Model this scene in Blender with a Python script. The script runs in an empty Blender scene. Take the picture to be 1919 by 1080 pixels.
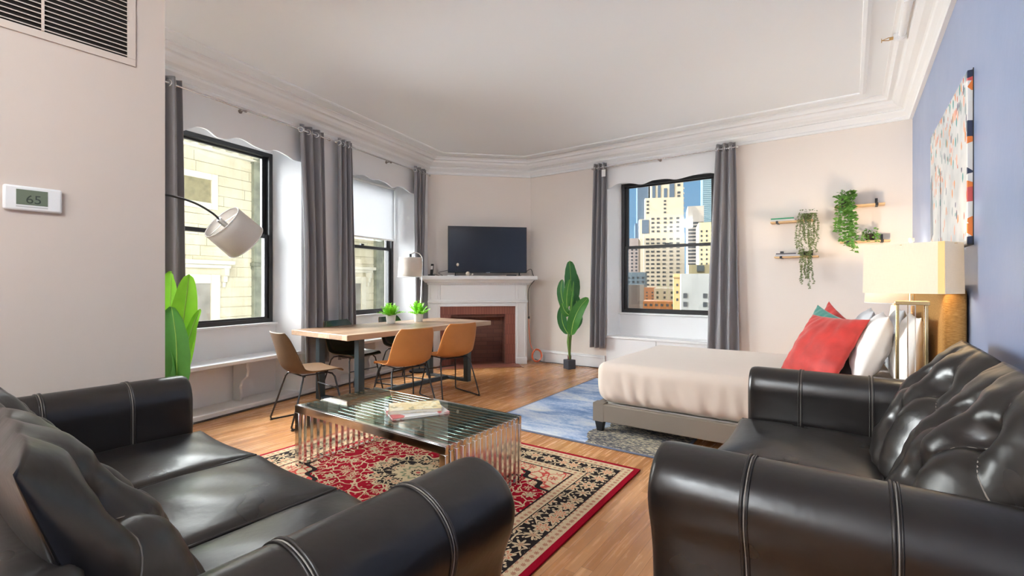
import bpy, bmesh, math, random
from math import sin, cos, pi, radians, sqrt, atan2, exp
from mathutils import Vector, Matrix, noise as mnoise

scene = bpy.context.scene
COL = scene.collection

# ---------------------------------------------------------------- camera
YAW = radians(35.6)
cam_d = bpy.data.cameras.new('camera')
cam = bpy.data.objects.new('camera', cam_d)
COL.objects.link(cam)
cam_d.sensor_width = 36.0
cam_d.lens = 888.0 / 1919.0 * 36.0
cam_d.shift_y = -8.5 / 1919.0
cam_d.clip_start = 0.02
cam_d.clip_end = 3000
cam.location = (0, 0, 1.25)
cam.rotation_euler = (pi / 2, 0, YAW)
scene.camera = cam

# ---------------------------------------------------------------- world and light
vs = scene.view_settings
vs.view_transform = 'Standard'
vs.look = 'None'
vs.exposure = 1.08
vs.gamma = 1.0
vs.use_curve_mapping = False

world = bpy.data.worlds.new('sky')
scene.world = world
world.use_nodes = True
wn = world.node_tree
wn.nodes.clear()
w_out = wn.nodes.new('ShaderNodeOutputWorld')
w_bg = wn.nodes.new('ShaderNodeBackground')
w_tc = wn.nodes.new('ShaderNodeTexCoord')
w_dot = wn.nodes.new('ShaderNodeVectorMath'); w_dot.operation = 'DOT_PRODUCT'
SKY_FILL = Vector((-0.93, -0.24, 0.32)).normalized()      # bright sky lobe, added to light the room through the left windows
w_dot.inputs[1].default_value = SKY_FILL
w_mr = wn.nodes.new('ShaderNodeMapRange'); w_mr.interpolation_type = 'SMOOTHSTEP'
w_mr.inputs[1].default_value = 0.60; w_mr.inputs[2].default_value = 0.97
w_sep = wn.nodes.new('ShaderNodeSeparateXYZ')
w_ramp = wn.nodes.new('ShaderNodeValToRGB')
w_ramp.color_ramp.elements[0].position = 0.0
w_ramp.color_ramp.elements[0].color = (0.15, 0.26, 0.38, 1)
w_ramp.color_ramp.elements[1].position = 0.5
w_ramp.color_ramp.elements[1].color = (0.07, 0.18, 0.34, 1)
w_mix = wn.nodes.new('ShaderNodeMix'); w_mix.data_type = 'RGBA'
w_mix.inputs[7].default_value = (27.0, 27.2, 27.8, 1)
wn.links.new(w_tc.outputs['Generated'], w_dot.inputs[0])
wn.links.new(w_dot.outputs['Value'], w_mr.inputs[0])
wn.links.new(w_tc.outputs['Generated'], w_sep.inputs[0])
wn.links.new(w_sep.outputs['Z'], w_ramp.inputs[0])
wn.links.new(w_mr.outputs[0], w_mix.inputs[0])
# weaker, warmer sky lobe, added to brighten the neighbour facade
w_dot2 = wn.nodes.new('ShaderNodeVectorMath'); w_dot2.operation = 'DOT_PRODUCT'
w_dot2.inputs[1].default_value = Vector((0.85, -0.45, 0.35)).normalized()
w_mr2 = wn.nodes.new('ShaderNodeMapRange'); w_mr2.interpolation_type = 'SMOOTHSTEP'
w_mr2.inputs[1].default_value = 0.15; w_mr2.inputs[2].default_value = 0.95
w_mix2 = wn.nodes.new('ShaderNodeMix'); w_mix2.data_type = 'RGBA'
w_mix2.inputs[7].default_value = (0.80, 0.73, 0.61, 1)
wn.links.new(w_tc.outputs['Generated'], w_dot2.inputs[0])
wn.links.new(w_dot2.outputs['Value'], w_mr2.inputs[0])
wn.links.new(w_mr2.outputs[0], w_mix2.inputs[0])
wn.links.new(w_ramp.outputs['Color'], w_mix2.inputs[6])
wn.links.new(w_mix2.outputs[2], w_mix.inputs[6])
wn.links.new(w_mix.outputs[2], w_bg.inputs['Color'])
w_bg.inputs['Strength'].default_value = 1.0
wn.links.new(w_bg.outputs[0], w_out.inputs[0])

sun_d = bpy.data.lights.new('sun', 'SUN')
sun = bpy.data.objects.new('sun', sun_d)
COL.objects.link(sun)
sun_d.energy = 2.1
sun_d.color = (1.0, 0.90, 0.72)
sun_d.angle = radians(0.6)
SUN = Vector((0.05, -0.90, 0.45)).normalized()
sun.rotation_euler = SUN.to_track_quat('Z', 'Y').to_euler()
sun.location = (0, -20, 20)

def lamp_light(name, kind, loc, energy, color, size=0.1, parent=None, rot=None, sy=None):
    d = bpy.data.lights.new(name, kind)
    o = bpy.data.objects.new(name, d)
    COL.objects.link(o)
    d.energy = energy
    d.color = color
    if kind == 'AREA':
        d.size = size
        if sy: d.shape = 'RECTANGLE'; d.size_y = sy
        else: d.shape = 'DISK'
    else:
        d.shadow_soft_size = size
    o.location = loc
    if rot: o.rotation_euler = rot
    if parent: o.parent = parent
    return o

# ---------------------------------------------------------------- shared geometry of the place
CEIL = 3.20; CROWN = 2.97
XB = 0.52                      # blue wall
YR = 6.45                      # back wall with the city window
LP = Vector((-4.754, 1.739)); TL = Vector((-0.1817, 0.9834)); NL = Vector((0.9834, 0.1817))
FA = Vector((-5.408, 5.279)); FB = Vector((-4.244, 6.45))
FT = (FB - FA).normalized(); FN = Vector((FT.y, -FT.x)); FM = (FA + FB) / 2
ANG_L = atan2(TL.y, TL.x)
YB = -3.4                      # rear wall behind the camera

# ---------------------------------------------------------------- materials
MATS = {}
def nodes_of(m):
    return m.node_tree.nodes, m.node_tree.links

def mat(name, color, rough=0.5, metal=0.0, bump=None, var=None, coat=0.0, spec=None, sheen=0.0,
        emit=None, trans=0.0, ior=None, rvar=None):
    """bump=(scale,strength[,detail]); var=(scale,amount): value variation"""
    if name in MATS: return MATS[name]
    m = bpy.data.materials.new(name); m.use_nodes = True
    N, L = nodes_of(m)
    b = N['Principled BSDF']
    b.inputs['Base Color'].default_value = (*color, 1)
    b.inputs['Roughness'].default_value = rough
    b.inputs['Metallic'].default_value = metal
    b.inputs['Coat Weight'].default_value = coat
    b.inputs['Coat Roughness'].default_value = 0.1
    if spec is not None: b.inputs['Specular IOR Level'].default_value = spec
    if sheen: b.inputs['Sheen Weight'].default_value = sheen
    if trans: b.inputs['Transmission Weight'].default_value = trans
    if ior: b.inputs['IOR'].default_value = ior
    if emit:
        b.inputs['Emission Color'].default_value = (*emit[0], 1)
        b.inputs['Emission Strength'].default_value = emit[1]
    tc = N.new('ShaderNodeTexCoord')
    if var:
        n = N.new('ShaderNodeTexNoise'); n.inputs['Scale'].default_value = var[0]
        n.inputs['Detail'].default_value = 4
        L.new(tc.outputs['Object'], n.inputs['Vector'])
        h = N.new('ShaderNodeHueSaturation'); h.inputs['Color'].default_value = (*color, 1)
        mr = N.new('ShaderNodeMapRange')
        mr.inputs[1].default_value = 0.3; mr.inputs[2].default_value = 0.7
        mr.inputs[3].default_value = 1 - var[1]; mr.inputs[4].default_value = 1 + var[1]
        L.new(n.outputs['Fac'], mr.inputs[0]); L.new(mr.outputs[0], h.inputs['Value'])
        L.new(h.outputs['Color'], b.inputs['Base Color'])
    if rvar:
        n = N.new('ShaderNodeTexNoise'); n.inputs['Scale'].default_value = rvar[0]
        L.new(tc.outputs['Object'], n.inputs['Vector'])
        mr = N.new('ShaderNodeMapRange')
        mr.inputs[3].default_value = rough - rvar[1]; mr.inputs[4].default_value = rough + rvar[1]
        L.new(n.outputs['Fac'], mr.inputs[0]); L.new(mr.outputs[0], b.inputs['Roughness'])
    if bump:
        n = N.new('ShaderNodeTexNoise'); n.inputs['Scale'].default_value = bump[0]
        n.inputs['Detail'].default_value = bump[2] if len(bump) > 2 else 3
        L.new(tc.outputs['Object'], n.inputs['Vector'])
        bp = N.new('ShaderNodeBump'); bp.inputs['Strength'].default_value = bump[1]
        bp.inputs['Distance'].default_value = 0.01
        L.new(n.outputs['Fac'], bp.inputs['Height'])
        L.new(bp.outputs['Normal'], b.inputs['Normal'])
    MATS[name] = m
    return m

class G:
    """tiny node-graph helper: values are sockets or floats"""
    def __init__(s, m):
        s.N, s.L = nodes_of(m); s.b = s.N['Principled BSDF']
        s.tc = s.N.new('ShaderNodeTexCoord')
    def put(s, sock, v):
        if isinstance(v, (int, float)): sock.default_value = v
        elif isinstance(v, tuple): sock.default_value = (*v, 1) if len(v) == 3 and sock.type == 'RGBA' else v
        else: s.L.new(v, sock)
    def m(s, op, a, b=0.0, c=0.0, clamp=False):
        n = s.N.new('ShaderNodeMath'); n.operation = op; n.use_clamp = clamp
        s.put(n.inputs[0], a); s.put(n.inputs[1], b); s.put(n.inputs[2], c)
        return n.outputs[0]
    def obj(s): return s.tc.outputs['Object']
    def sep(s, v):
        n = s.N.new('ShaderNodeSeparateXYZ'); s.L.new(v, n.inputs[0]); return n.outputs
    def comb(s, x, y, z=0.0):
        n = s.N.new('ShaderNodeCombineXYZ')
        s.put(n.inputs[0], x); s.put(n.inputs[1], y); s.put(n.inputs[2], z); return n.outputs[0]
    def mapping(s, v, scale=(1, 1, 1), rot=(0, 0, 0), loc=(0, 0, 0)):
        n = s.N.new('ShaderNodeMapping'); s.L.new(v, n.inputs[0])
        n.inputs['Scale'].default_value = scale; n.inputs['Rotation'].default_value = rot
        n.inputs['Location'].default_value = loc; return n.outputs[0]
    def noise(s, v, scale, detail=3, rough=0.5, col=False, dist=0.0):
        n = s.N.new('ShaderNodeTexNoise'); s.L.new(v, n.inputs['Vector'])
        n.inputs['Scale'].default_value = scale; n.inputs['Detail'].default_value = detail
        n.inputs['Roughness'].default_value = rough; n.inputs['Distortion'].default_value = dist
        return n.outputs['Color' if col else 'Fac']
    def vor(s, v, scale, out='Distance', feature='F1', rnd=1.0):
        n = s.N.new('ShaderNodeTexVoronoi'); s.L.new(v, n.inputs['Vector'])
        n.feature = feature
        n.inputs['Scale'].default_value = scale; n.inputs['Randomness'].default_value = rnd
        return n.outputs[out]
    def mix(s, f, a, b):
        n = s.N.new('ShaderNodeMix'); n.data_type = 'RGBA'
        s.put(n.inputs[0], f); s.put(n.inputs[6], a); s.put(n.inputs[7], b); return n.outputs[2]
    def ramp(s, f, stops, const=False):
        n = s.N.new('ShaderNodeValToRGB'); s.L.new(f, n.inputs[0])
        r = n.color_ramp
        if const: r.interpolation = 'CONSTANT'
        while len(r.elements) < len(stops): r.elements.new(0.5)
        for e, (p, c) in zip(r.elements, stops): e.position = p; e.color = (*c, 1)
        return n.outputs['Color']
    def bump(s, h, strength=0.3, dist=0.01):
        n = s.N.new('ShaderNodeBump'); s.L.new(h, n.inputs['Height'])
        n.inputs['Strength'].default_value = strength; n.inputs['Distance'].default_value = dist
        s.L.new(n.outputs[0], s.b.inputs['Normal'])
    def color(s, c): s.put(s.b.inputs['Base Color'], c)
    def lt(s, a, b): return s.m('LESS_THAN', a, b)
    def gt(s, a, b): return s.m('GREATER_THAN', a, b)

M_beige = mat('beige_wall_paint', (0.68, 0.585, 0.505), 0.6, bump=(60, 0.03))
M_pinkish = mat('pale_beige_wall_paint', (0.80, 0.72, 0.66), 0.6, bump=(60, 0.03))
M_white = mat('white_paint', (0.84, 0.84, 0.85), 0.35, bump=(30, 0.03))
M_trim = mat('white_trim_paint', (0.83, 0.83, 0.835), 0.45)
M_ceil = mat('ceiling_paint', (0.88, 0.905, 0.925), 0.8)
M_blue = mat('blue_wall_paint', (0.235, 0.305, 0.485), 0.34, bump=(25, 0.06), rvar=(3, 0.06))
M_black = mat('black_metal', (0.015, 0.015, 0.017), 0.4)
M_wframe = mat('black_window_frame', (0.018, 0.018, 0.02), 0.35)
M_steel = mat('painted_grey_steel', (0.055, 0.075, 0.085), 0.32, metal=0.5)
M_chrome = mat('polished_chrome', (0.90, 0.89, 0.88), 0.11, metal=1.0)
M_silver = mat('silver_metal', (0.7, 0.7, 0.7), 0.25, metal=1.0)
M_gold = mat('brushed_gold', (0.80, 0.62, 0.33), 0.25, metal=1.0)
M_brass = mat('brass', (0.55, 0.36, 0.16), 0.35, metal=1.0)
M_curtain = mat('grey_curtain', (0.235, 0.225, 0.24), 0.65, bump=(220, 0.1), sheen=0.35)
M_leather = mat('dark_leather', (0.013, 0.0105, 0.0095), 0.30, bump=(45, 0.05, 1), coat=0.0, spec=0.62, var=(5, 0.2), rvar=(5, 0.07))
M_piping = mat('leather_piping', (0.024, 0.02, 0.018), 0.35)
M_thread = mat('stitch_thread', (0.32, 0.29, 0.25), 0.7)
M_blackplastic = mat('black_plastic', (0.02, 0.02, 0.022), 0.35)
M_whiteplastic = mat('white_plastic', (0.88, 0.88, 0.86), 0.35)
M_tan = mat('tan_leather', (0.50, 0.20, 0.055), 0.38, bump=(60, 0.06), var=(8, 0.06), spec=0.35)
M_tan_shaded = mat('shaded_tan_leather', (0.115, 0.062, 0.030), 0.5, bump=(60, 0.06), var=(8, 0.08), spec=0.15)  # tan leather with the shade on it put into a darker colour
M_green_l = mat('dark_green_leather', (0.020, 0.045, 0.036), 0.2, coat=0.3)
M_soil = mat('soil', (0.03, 0.02, 0.014), 0.9)
M_shelfwood = mat('light_pine', (0.72, 0.47, 0.24), 0.5, var=(12, 0.12))
M_linen = mat('beige_sheet', (0.66, 0.555, 0.475), 0.85, bump=(5, 0.3, 4), sheen=0.2)
M_bedfab = mat('taupe_upholstery', (0.205, 0.17, 0.135), 0.85, bump=(300, 0.1))
M_white_fab = mat('white_pillow_cotton', (0.84, 0.83, 0.83), 0.8, bump=(9, 0.5, 4))
M_grey_fab = mat('light_grey_pillow_cotton', (0.62, 0.63, 0.66), 0.8, bump=(9, 0.5, 4))
M_red = mat('red_velvet', (0.50, 0.028, 0.022), 0.6, bump=(14, 0.3, 4), sheen=0.25, var=(10, 0.2))
M_teal = mat('teal_velvet', (0.02, 0.20, 0.16), 0.6, sheen=0.6)
M_blackfab = mat('black_fabric', (0.02, 0.02, 0.024), 0.8)
M_stem = mat('green_stem', (0.14, 0.26, 0.05), 0.5)
M_pot_white = mat('white_ceramic', (0.82, 0.81, 0.78), 0.3)
M_terracord = mat('orange_cord', (0.75, 0.16, 0.06), 0.45)
M_paper = mat('book_pages', (0.82, 0.77, 0.66), 0.8)

def leafmat(name, c1, c2, rough=0.35, trans=0.25):
    m = bpy.data.materials.new(name); m.use_nodes = True; g = G(m)
    x, y, z = g.sep(g.obj())
    w = g.noise(g.mapping(g.obj(), (1, 1, 1)), 14, 3)
    g.color(g.mix(w, c1, c2)); g.b.inputs['Roughness'].default_value = rough
    tr = g.N.new('ShaderNodeBsdfTranslucent'); tr.inputs[0].default_value = (*[min(1, v * 1.6) for v in c2], 1)
    mx = g.N.new('ShaderNodeMixShader'); mx.inputs[0].default_value = trans
    out = g.N['Material Output']
    g.L.new(g.b.outputs[0], mx.inputs[1]); g.L.new(tr.outputs[0], mx.inputs[2]); g.L.new(mx.outputs[0], out.inputs[0])
    return m
M_leaf_bright = leafmat('bright_green_leaf', (0.14, 0.50, 0.015), (0.30, 0.72, 0.05))
M_leaf_mid = leafmat('mid_green_leaf', (0.05, 0.20, 0.035), (0.10, 0.33, 0.06))
M_leaf_dark = leafmat('dark_green_leaf', (0.025, 0.125, 0.035), (0.05, 0.20, 0.06))
M_leaf_ivy = leafmat('ivy_leaf', (0.05, 0.18, 0.03), (0.18, 0.36, 0.06), trans=0.15)
M_leaf_olive = leafmat('olive_leaf', (0.10, 0.13, 0.05), (0.25, 0.28, 0.12), trans=0.1)
M_rib = mat('leaf_midrib', (0.38, 0.62, 0.12), 0.45)

def thin_fresnel(g, f0=0.045):
    geo = g.N.new('ShaderNodeNewGeometry'); dt_ = g.N.new('ShaderNodeVectorMath'); dt_.operation = 'DOT_PRODUCT'
    g.L.new(geo.outputs['Normal'], dt_.inputs[0]); g.L.new(geo.outputs['Incoming'], dt_.inputs[1])
    q = g.m('SUBTRACT', 1.0, g.m('ABSOLUTE', dt_.outputs['Value']))
    return g.m('ADD', f0, g.m('MULTIPLY', 1.0 - f0, g.m('POWER', q, 5.0)), clamp=True)
def glass_mat():
    m = bpy.data.materials.new('window_glass'); m.use_nodes = True; g = G(m)
    tr = g.N.new('ShaderNodeBsdfTransparent'); tr.inputs[0].default_value = (0.95, 0.97, 0.96, 1)
    gl = g.N.new('ShaderNodeBsdfGlossy'); gl.inputs['Roughness'].default_value = 0.02
    mx = g.N.new('ShaderNodeMixShader')
    g.L.new(thin_fresnel(g), mx.inputs[0]); g.L.new(tr.outputs[0], mx.inputs[1]); g.L.new(gl.outputs[0], mx.inputs[2])
    g.L.new(mx.outputs[0], g.N['Material Output'].inputs[0])
    return m
M_glass = glass_mat()

def shade_mat(name, color, strength, mixt=0.5, ecol=None):
    m = bpy.data.materials.new(name); m.use_nodes = True; g = G(m)
    v = g.noise(g.mapping(g.obj(), (40, 40, 400)), 1.0, 2)
    v2 = g.noise(g.mapping(g.obj(), (400, 400, 30)), 1.0, 2)
    w = g.m('MULTIPLY', g.m('ADD', v, v2), 0.5)
    g.color(g.mix(w, tuple(c * 0.82 for c in color), tuple(min(1, c * 1.08) for c in color)))
    g.b.inputs['Roughness'].default_value = 0.9
    if strength:
        g.b.inputs['Emission Color'].default_value = (*(ecol or color), 1); g.b.inputs['Emission Strength'].default_value = strength
    tr = g.N.new('ShaderNodeBsdfTranslucent'); tr.inputs[0].default_value = (*color, 1)
    mx = g.N.new('ShaderNodeMixShader'); mx.inputs[0].default_value = mixt
    g.L.new(g.b.outputs[0], mx.inputs[1]); g.L.new(tr.outputs[0], mx.inputs[2])
    g.L.new(mx.outputs[0], g.N['Material Output'].inputs[0])
    return m
M_shade_lit = shade_mat('lit_cream_shade', (0.78, 0.69, 0.55), 0.13, 0.15, (1.0, 0.83, 0.60))
M_shade_in = mat('gold_shade_lining', (0.75, 0.5, 0.2), 0.5, emit=((1.0, 0.62, 0.22), 0.15))
M_shade_linen = shade_mat('grey_linen_shade', (0.84, 0.80, 0.76), 0, 0.35)
M_shade_white = shade_mat('pale_fabric_shade', (0.74, 0.66, 0.60), 0, 0.4)
M_blind = shade_mat('roller_blind_fabric', (0.66, 0.665, 0.68), 0, 0.35)

# floor boards
def floor_mat():
    m = bpy.data.materials.new('oak_floor_boards'); m.use_nodes = True; g = G(m)
    x, y, z = g.sep(g.obj())
    W = 0.057
    row = g.m('FLOOR', g.m('DIVIDE', x, W))
    fx = g.m('FRACT', g.m('DIVIDE', x, W))
    rnd = g.N.new('ShaderNodeTexWhiteNoise'); rnd.noise_dimensions = '1D'; g.L.new(row, rnd.inputs['W'])
    yy = g.m('DIVIDE', g.m('ADD', y, g.m('MULTIPLY', rnd.outputs['Value'], 5.0)), 0.95)
    cell = g.m('FLOOR', yy); fy = g.m('FRACT', yy)
    r2 = g.N.new('ShaderNodeTexWhiteNoise'); r2.noise_dimensions = '2D'
    g.L.new(g.comb(row, cell), r2.inputs['Vector'])
    base = g.ramp(r2.outputs['Value'], [(0.0, (0.44, 0.185, 0.062)), (0.35, (0.53, 0.235, 0.082)), (0.7, (0.60, 0.28, 0.105)), (1.0, (0.66, 0.335, 0.14))])
    gr = g.noise(g.mapping(g.obj(), (55, 3.0, 1)), 1.0, 5, 0.6)
    grf = g.m('MULTIPLY', g.m('SUBTRACT', gr, 0.5), 0.7)
    h = g.N.new('ShaderNodeHueSaturation'); g.L.new(base, h.inputs['Color']); g.L.new(g.m('ADD', grf, 1.0), h.inputs['Value'])
    edge = g.m('MAXIMUM', g.lt(fx, 0.035), g.lt(fy, 0.003))
    g.color(g.mix(g.m('MULTIPLY', edge, 0.55), h.outputs['Color'], (0.12, 0.045, 0.015)))
    g.b.inputs['Roughness'].default_value = 0.28
    g.put(g.b.inputs['Roughness'], g.m('ADD', g.m('MULTIPLY', gr, 0.18), 0.17))
    g.b.inputs['Coat Weight'].default_value = 0.25
    g.bump(g.m('SUBTRACT', gr, edge), 0.08)
    return m
M_floor = floor_mat()

def table_wood():
    m = bpy.data.materials.new('rustic_table_wood'); m.use_nodes = True; g = G(m)
    x, y, z = g.sep(g.obj())
    row = g.m('FLOOR', g.m('DIVIDE', x, 0.2))
    fx = g.m('FRACT', g.m('DIVIDE', x, 0.2))
    rnd = g.N.new('ShaderNodeTexWhiteNoise'); rnd.noise_dimensions = '1D'; g.L.new(row, rnd.inputs['W'])
    gr = g.noise(g.mapping(g.obj(), (30, 2.0, 30)), 1.0, 6, 0.6)
    f = g.m('ADD', g.m('MULTIPLY', rnd.outputs['Value'], 0.4), g.m('MULTIPLY', gr, 0.6))
    c = g.ramp(f, [(0.15, (0.17, 0.10, 0.06)), (0.45, (0.34, 0.215, 0.135)), (0.8, (0.50, 0.36, 0.25))])
    g.color(g.mix(g.m('MULTIPLY', g.lt(fx, 0.02), 0.6), c, (0.10, 0.06, 0.03)))
    g.b.inputs['Roughness'].default_value = 0.33
    g.bump(gr, 0.1)
    return m
M_tablewood = table_wood()

def brick_mat(name, c1, c2, mortar, scale=1.0, bw=0.2, bh=0.065, swap='xz'):
    m = bpy.data.materials.new(name); m.use_nodes = True; g = G(m)
    x, y, z = g.sep(g.obj())
    v = g.comb(g.m('ADD', x, g.m('MULTIPLY', y, 1.0)), z) if swap == 'xz' else g.comb(x, y)
    n = g.N.new('ShaderNodeTexBrick'); g.L.new(v, n.inputs['Vector'])
    n.inputs['Color1'].default_value = (*c1, 1); n.inputs['Color2'].default_value = (*c2, 1); n.inputs['Mortar'].default_value = (*mortar, 1)
    n.inputs['Scale'].default_value = 1; n.inputs['Brick Width'].default_value = bw; n.inputs['Row Height'].default_value = bh
    n.inputs['Mortar Size'].default_value = 0.003
    g.color(n.outputs['Color']); g.b.inputs['Roughness'].default_value = 0.55
    return m
M_brick = brick_mat('red_brown_fireplace_tile', (0.245, 0.075, 0.05), (0.29, 0.10, 0.065), (0.17, 0.055, 0.04), bw=0.04, bh=0.155)
M_brick_in = brick_mat('firebox_brick', (0.17, 0.065, 0.045), (0.21, 0.09, 0.06), (0.10, 0.045, 0.035))

def persian_mat(hx, hy):
    m = bpy.data.materials.new('persian_rug_pile'); m.use_nodes = True; g = G(m)
    P0 = g.obj(); x, y, z = g.sep(P0)
    ax = g.m('ABSOLUTE', x); ay = g.m('ABSOLUTE', y)
    d = g.m('MINIMUM', g.m('SUBTRACT', hx, ax), g.m('SUBTRACT', hy, ay))
    sym = g.comb(ax, ay)
    CR = (0.31, 0.003, 0.016); CREAM = (0.60, 0.46, 0.29); BLK = (0.022, 0.016, 0.016); RED2 = (0.36, 0.05, 0.035); GRN = (0.22, 0.24, 0.15)
    def flowers(vec, scale, ground, petal, heart, rnd=0.55, size=0.36, vine=True, lobes=7):
        vd = g.vor(vec, scale, 'Distance', rnd=rnd); vp = g.vor(vec, scale, 'Position', rnd=rnd)
        # direction about each flower's centre for the petals
        sc = g.N.new('ShaderNodeVectorMath'); sc.operation = 'SCALE'; g.L.new(vec, sc.inputs[0]); sc.inputs['Scale'].default_value = scale
        ps = g.N.new('ShaderNodeVectorMath'); ps.operation = 'SCALE'; g.L.new(vp, ps.inputs[0]); ps.inputs['Scale'].default_value = scale
        df = g.N.new('ShaderNodeVectorMath'); df.operation = 'SUBTRACT'; g.L.new(sc.outputs[0], df.inputs[0]); g.L.new(ps.outputs[0], df.inputs[1])
        dx, dy, dz = g.sep(df.outputs[0])
        a = g.m('ARCTAN2', dy, dx)
        r = g.m('MULTIPLY', size, g.m('ADD', 1.0, g.m('MULTIPLY', 0.28, g.m('SINE', g.m('MULTIPLY', a, lobes)))))
        q = g.m('DIVIDE', vd, r)
        col = ground
        if vine:
            wv = g.N.new('ShaderNodeVectorMath'); wv.operation = 'ADD'; g.L.new(vec, wv.inputs[0])
            wsc = g.N.new('ShaderNodeVectorMath'); wsc.operation = 'SCALE'; wsc.inputs['Scale'].default_value = .05
            g.L.new(g.noise(vec, scale * 1.2, 1, col=True), wsc.inputs[0]); g.L.new(wsc.outputs[0], wv.inputs[1])
            v1 = g.lt(g.vor(wv.outputs[0], scale * .95, 'Distance', 'DISTANCE_TO_EDGE', 1.0), 0.035)
            bud = g.vor(vec, scale * 3.1, 'Distance', rnd=.9)
            v2 = g.m('MULTIPLY', g.lt(bud, 0.26), g.gt(bud, 0.10))
            col = g.mix(g.m('MAXIMUM', v1, v2), ground, petal)
        col = g.mix(g.lt(q, 1.12), col, ground)
        col = g.mix(g.lt(q, 1.0), col, petal)
        col = g.mix(g.lt(q, 0.66), col, heart)
        col = g.mix(g.lt(q, 0.50), col, petal)
        col = g.mix(g.lt(q, 0.22), col, ground)
        return col
    field = flowers(sym, 10.5, CR, CREAM, GRN, 0.75, 0.36)
    spand = flowers(sym, 10.0, CREAM, (0.50, 0.07, 0.055), GRN, 0.8, 0.30)
    border = flowers(sym, 9.0, BLK, CREAM, (0.55, 0.16, 0.09), 0.35, 0.42)
    guard = flowers(sym, 26.0, CREAM, (0.34, 0.09, 0.06), CREAM, 0.15, 0.28, vine=False)
    # field shape: stepped, scalloped hexagon
    sx = g.m('DIVIDE', ax, hx - 0.34); sy = g.m('DIVIDE', ay, hy - 0.34)
    s = g.m('ADD', sx, sy)
    ang = g.m('ARCTAN2', g.m('MULTIPLY', y, 1.25), x)
    s = g.m('ADD', s, g.m('MULTIPLY', 0.05, g.m('SINE', g.m('MULTIPLY', g.m('SUBTRACT', sx, sy), 18.0))))
    inner = g.mix(g.gt(s, 1.42), field, spand)
    inner = g.mix(g.lt(g.m('ABSOLUTE', g.m('SUBTRACT', s, 1.42)), 0.035), inner, BLK)
    # medallion
    rr = g.m('SQRT', g.m('ADD', g.m('POWER', g.m('DIVIDE', x, 1.25), 2.0), g.m('POWER', y, 2.0)))
    rm = g.m('DIVIDE', rr, g.m('ADD', 1.0, g.m('MULTIPLY', 0.09, g.m('SINE', g.m('MULTIPLY', ang, 16)))))
    med_b = flowers(sym, 12.0, BLK, CREAM, (0.5, 0.12, 0.08), 0.5, 0.40)
    inner = g.mix(g.lt(rm, 0.275), inner, CREAM)
    inner = g.mix(g.lt(rm, 0.258), inner, med_b)
    r2 = g.m('DIVIDE', rr, g.m('ADD', 1.0, g.m('MULTIPLY', 0.13, g.m('SINE', g.m('MULTIPLY', ang, 12)))))
    inner = g.mix(g.lt(r2, 0.135), inner, CREAM)
    inner = g.mix(g.m('MULTIPLY', g.lt(g.m('ABSOLUTE', g.m('SUBTRACT', r2, 0.085)), 0.008), 1), inner, GRN)
    inner = g.mix(g.lt(r2, 0.042), inner, BLK)
    inner = g.mix(g.lt(r2, 0.030), inner, CREAM)
    inner = g.mix(g.lt(r2, 0.014), inner, (0.5, 0.1, 0.08))
    # bands, outside in
    col = g.mix(g.lt(d, 0.335), inner, guard)
    col = g.mix(g.lt(g.m('ABSOLUTE', g.m('SUBTRACT', d, 0.335)), 0.006), col, BLK)
    col = g.mix(g.lt(d, 0.270), col, BLK)
    col = g.mix(g.lt(d, 0.263), col, border)
    col = g.mix(g.lt(d, 0.108), col, BLK)
    col = g.mix(g.lt(d, 0.100), col, guard)
    col = g.mix(g.lt(d, 0.048), col, CREAM)
    col = g.mix(g.lt(d, 0.036), col, CR)
    nz = g.noise(P0, 260, 2)
    h = g.N.new('ShaderNodeHueSaturation'); g.L.new(col, h.inputs['Color'])
    g.L.new(g.m('ADD', 0.72, g.m('MULTIPLY', nz, 0.56)), h.inputs['Value'])
    g.color(h.outputs['Color']); g.b.inputs['Roughness'].default_value = 0.95
    g.b.inputs['Specular IOR Level'].default_value = 0.08
    g.bump(nz, 0.5, 0.004)
    return m

def blue_rug_mat():
    m = bpy.data.materials.new('distressed_blue_rug_pile'); m.use_nodes = True; g = G(m)
    P0 = g.obj(); x, y, z = g.sep(P0)
    st = g.mapping(P0, (1.0, 3.0, 1))
    big = g.noise(st, 1.6, 6, 0.65, dist=0.6)
    fine = g.noise(g.mapping(P0, (30, 90, 1)), 1.0, 3, 0.7)
    v = g.m('ADD', g.m('MULTIPLY', big, 0.72), g.m('MULTIPLY', fine, 0.28))
    blue = g.ramp(v, [(0.38, (0.13, 0.23, 0.45)), (0.46, (0.25, 0.36, 0.58)), (0.52, (0.46, 0.54, 0.68)), (0.60, (0.66, 0.69, 0.72))])
    sp = g.noise(g.mapping(P0, (22, 60, 1)), 1.0, 4, 0.8)
    dark = g.ramp(g.m('ADD', g.m('MULTIPLY', sp, 0.75), g.m('MULTIPLY', big, 0.25)), [(0.42, (0.035, 0.035, 0.045)), (0.50, (0.12, 0.125, 0.14)), (0.55, (0.55, 0.47, 0.32))])
    e = g.m('ADD', x, g.m('MULTIPLY', g.m('SUBTRACT', g.noise(P0, 2.2, 4), 0.5), 0.5))
    f = g.gt(e, 0.10)
    col = g.mix(f, blue, dark)
    dd = g.m('MINIMUM', g.m('SUBTRACT', 0.85, g.m('ABSOLUTE', x)), g.m('SUBTRACT', 1.2, g.m('ABSOLUTE', y)))
    col = g.mix(g.lt(dd, 0.02), col, (0.13, 0.15, 0.22))
    g.color(col); g.b.inputs['Roughness'].default_value = 0.95
    g.bump(fine, 0.4, 0.004)
    return m

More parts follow.
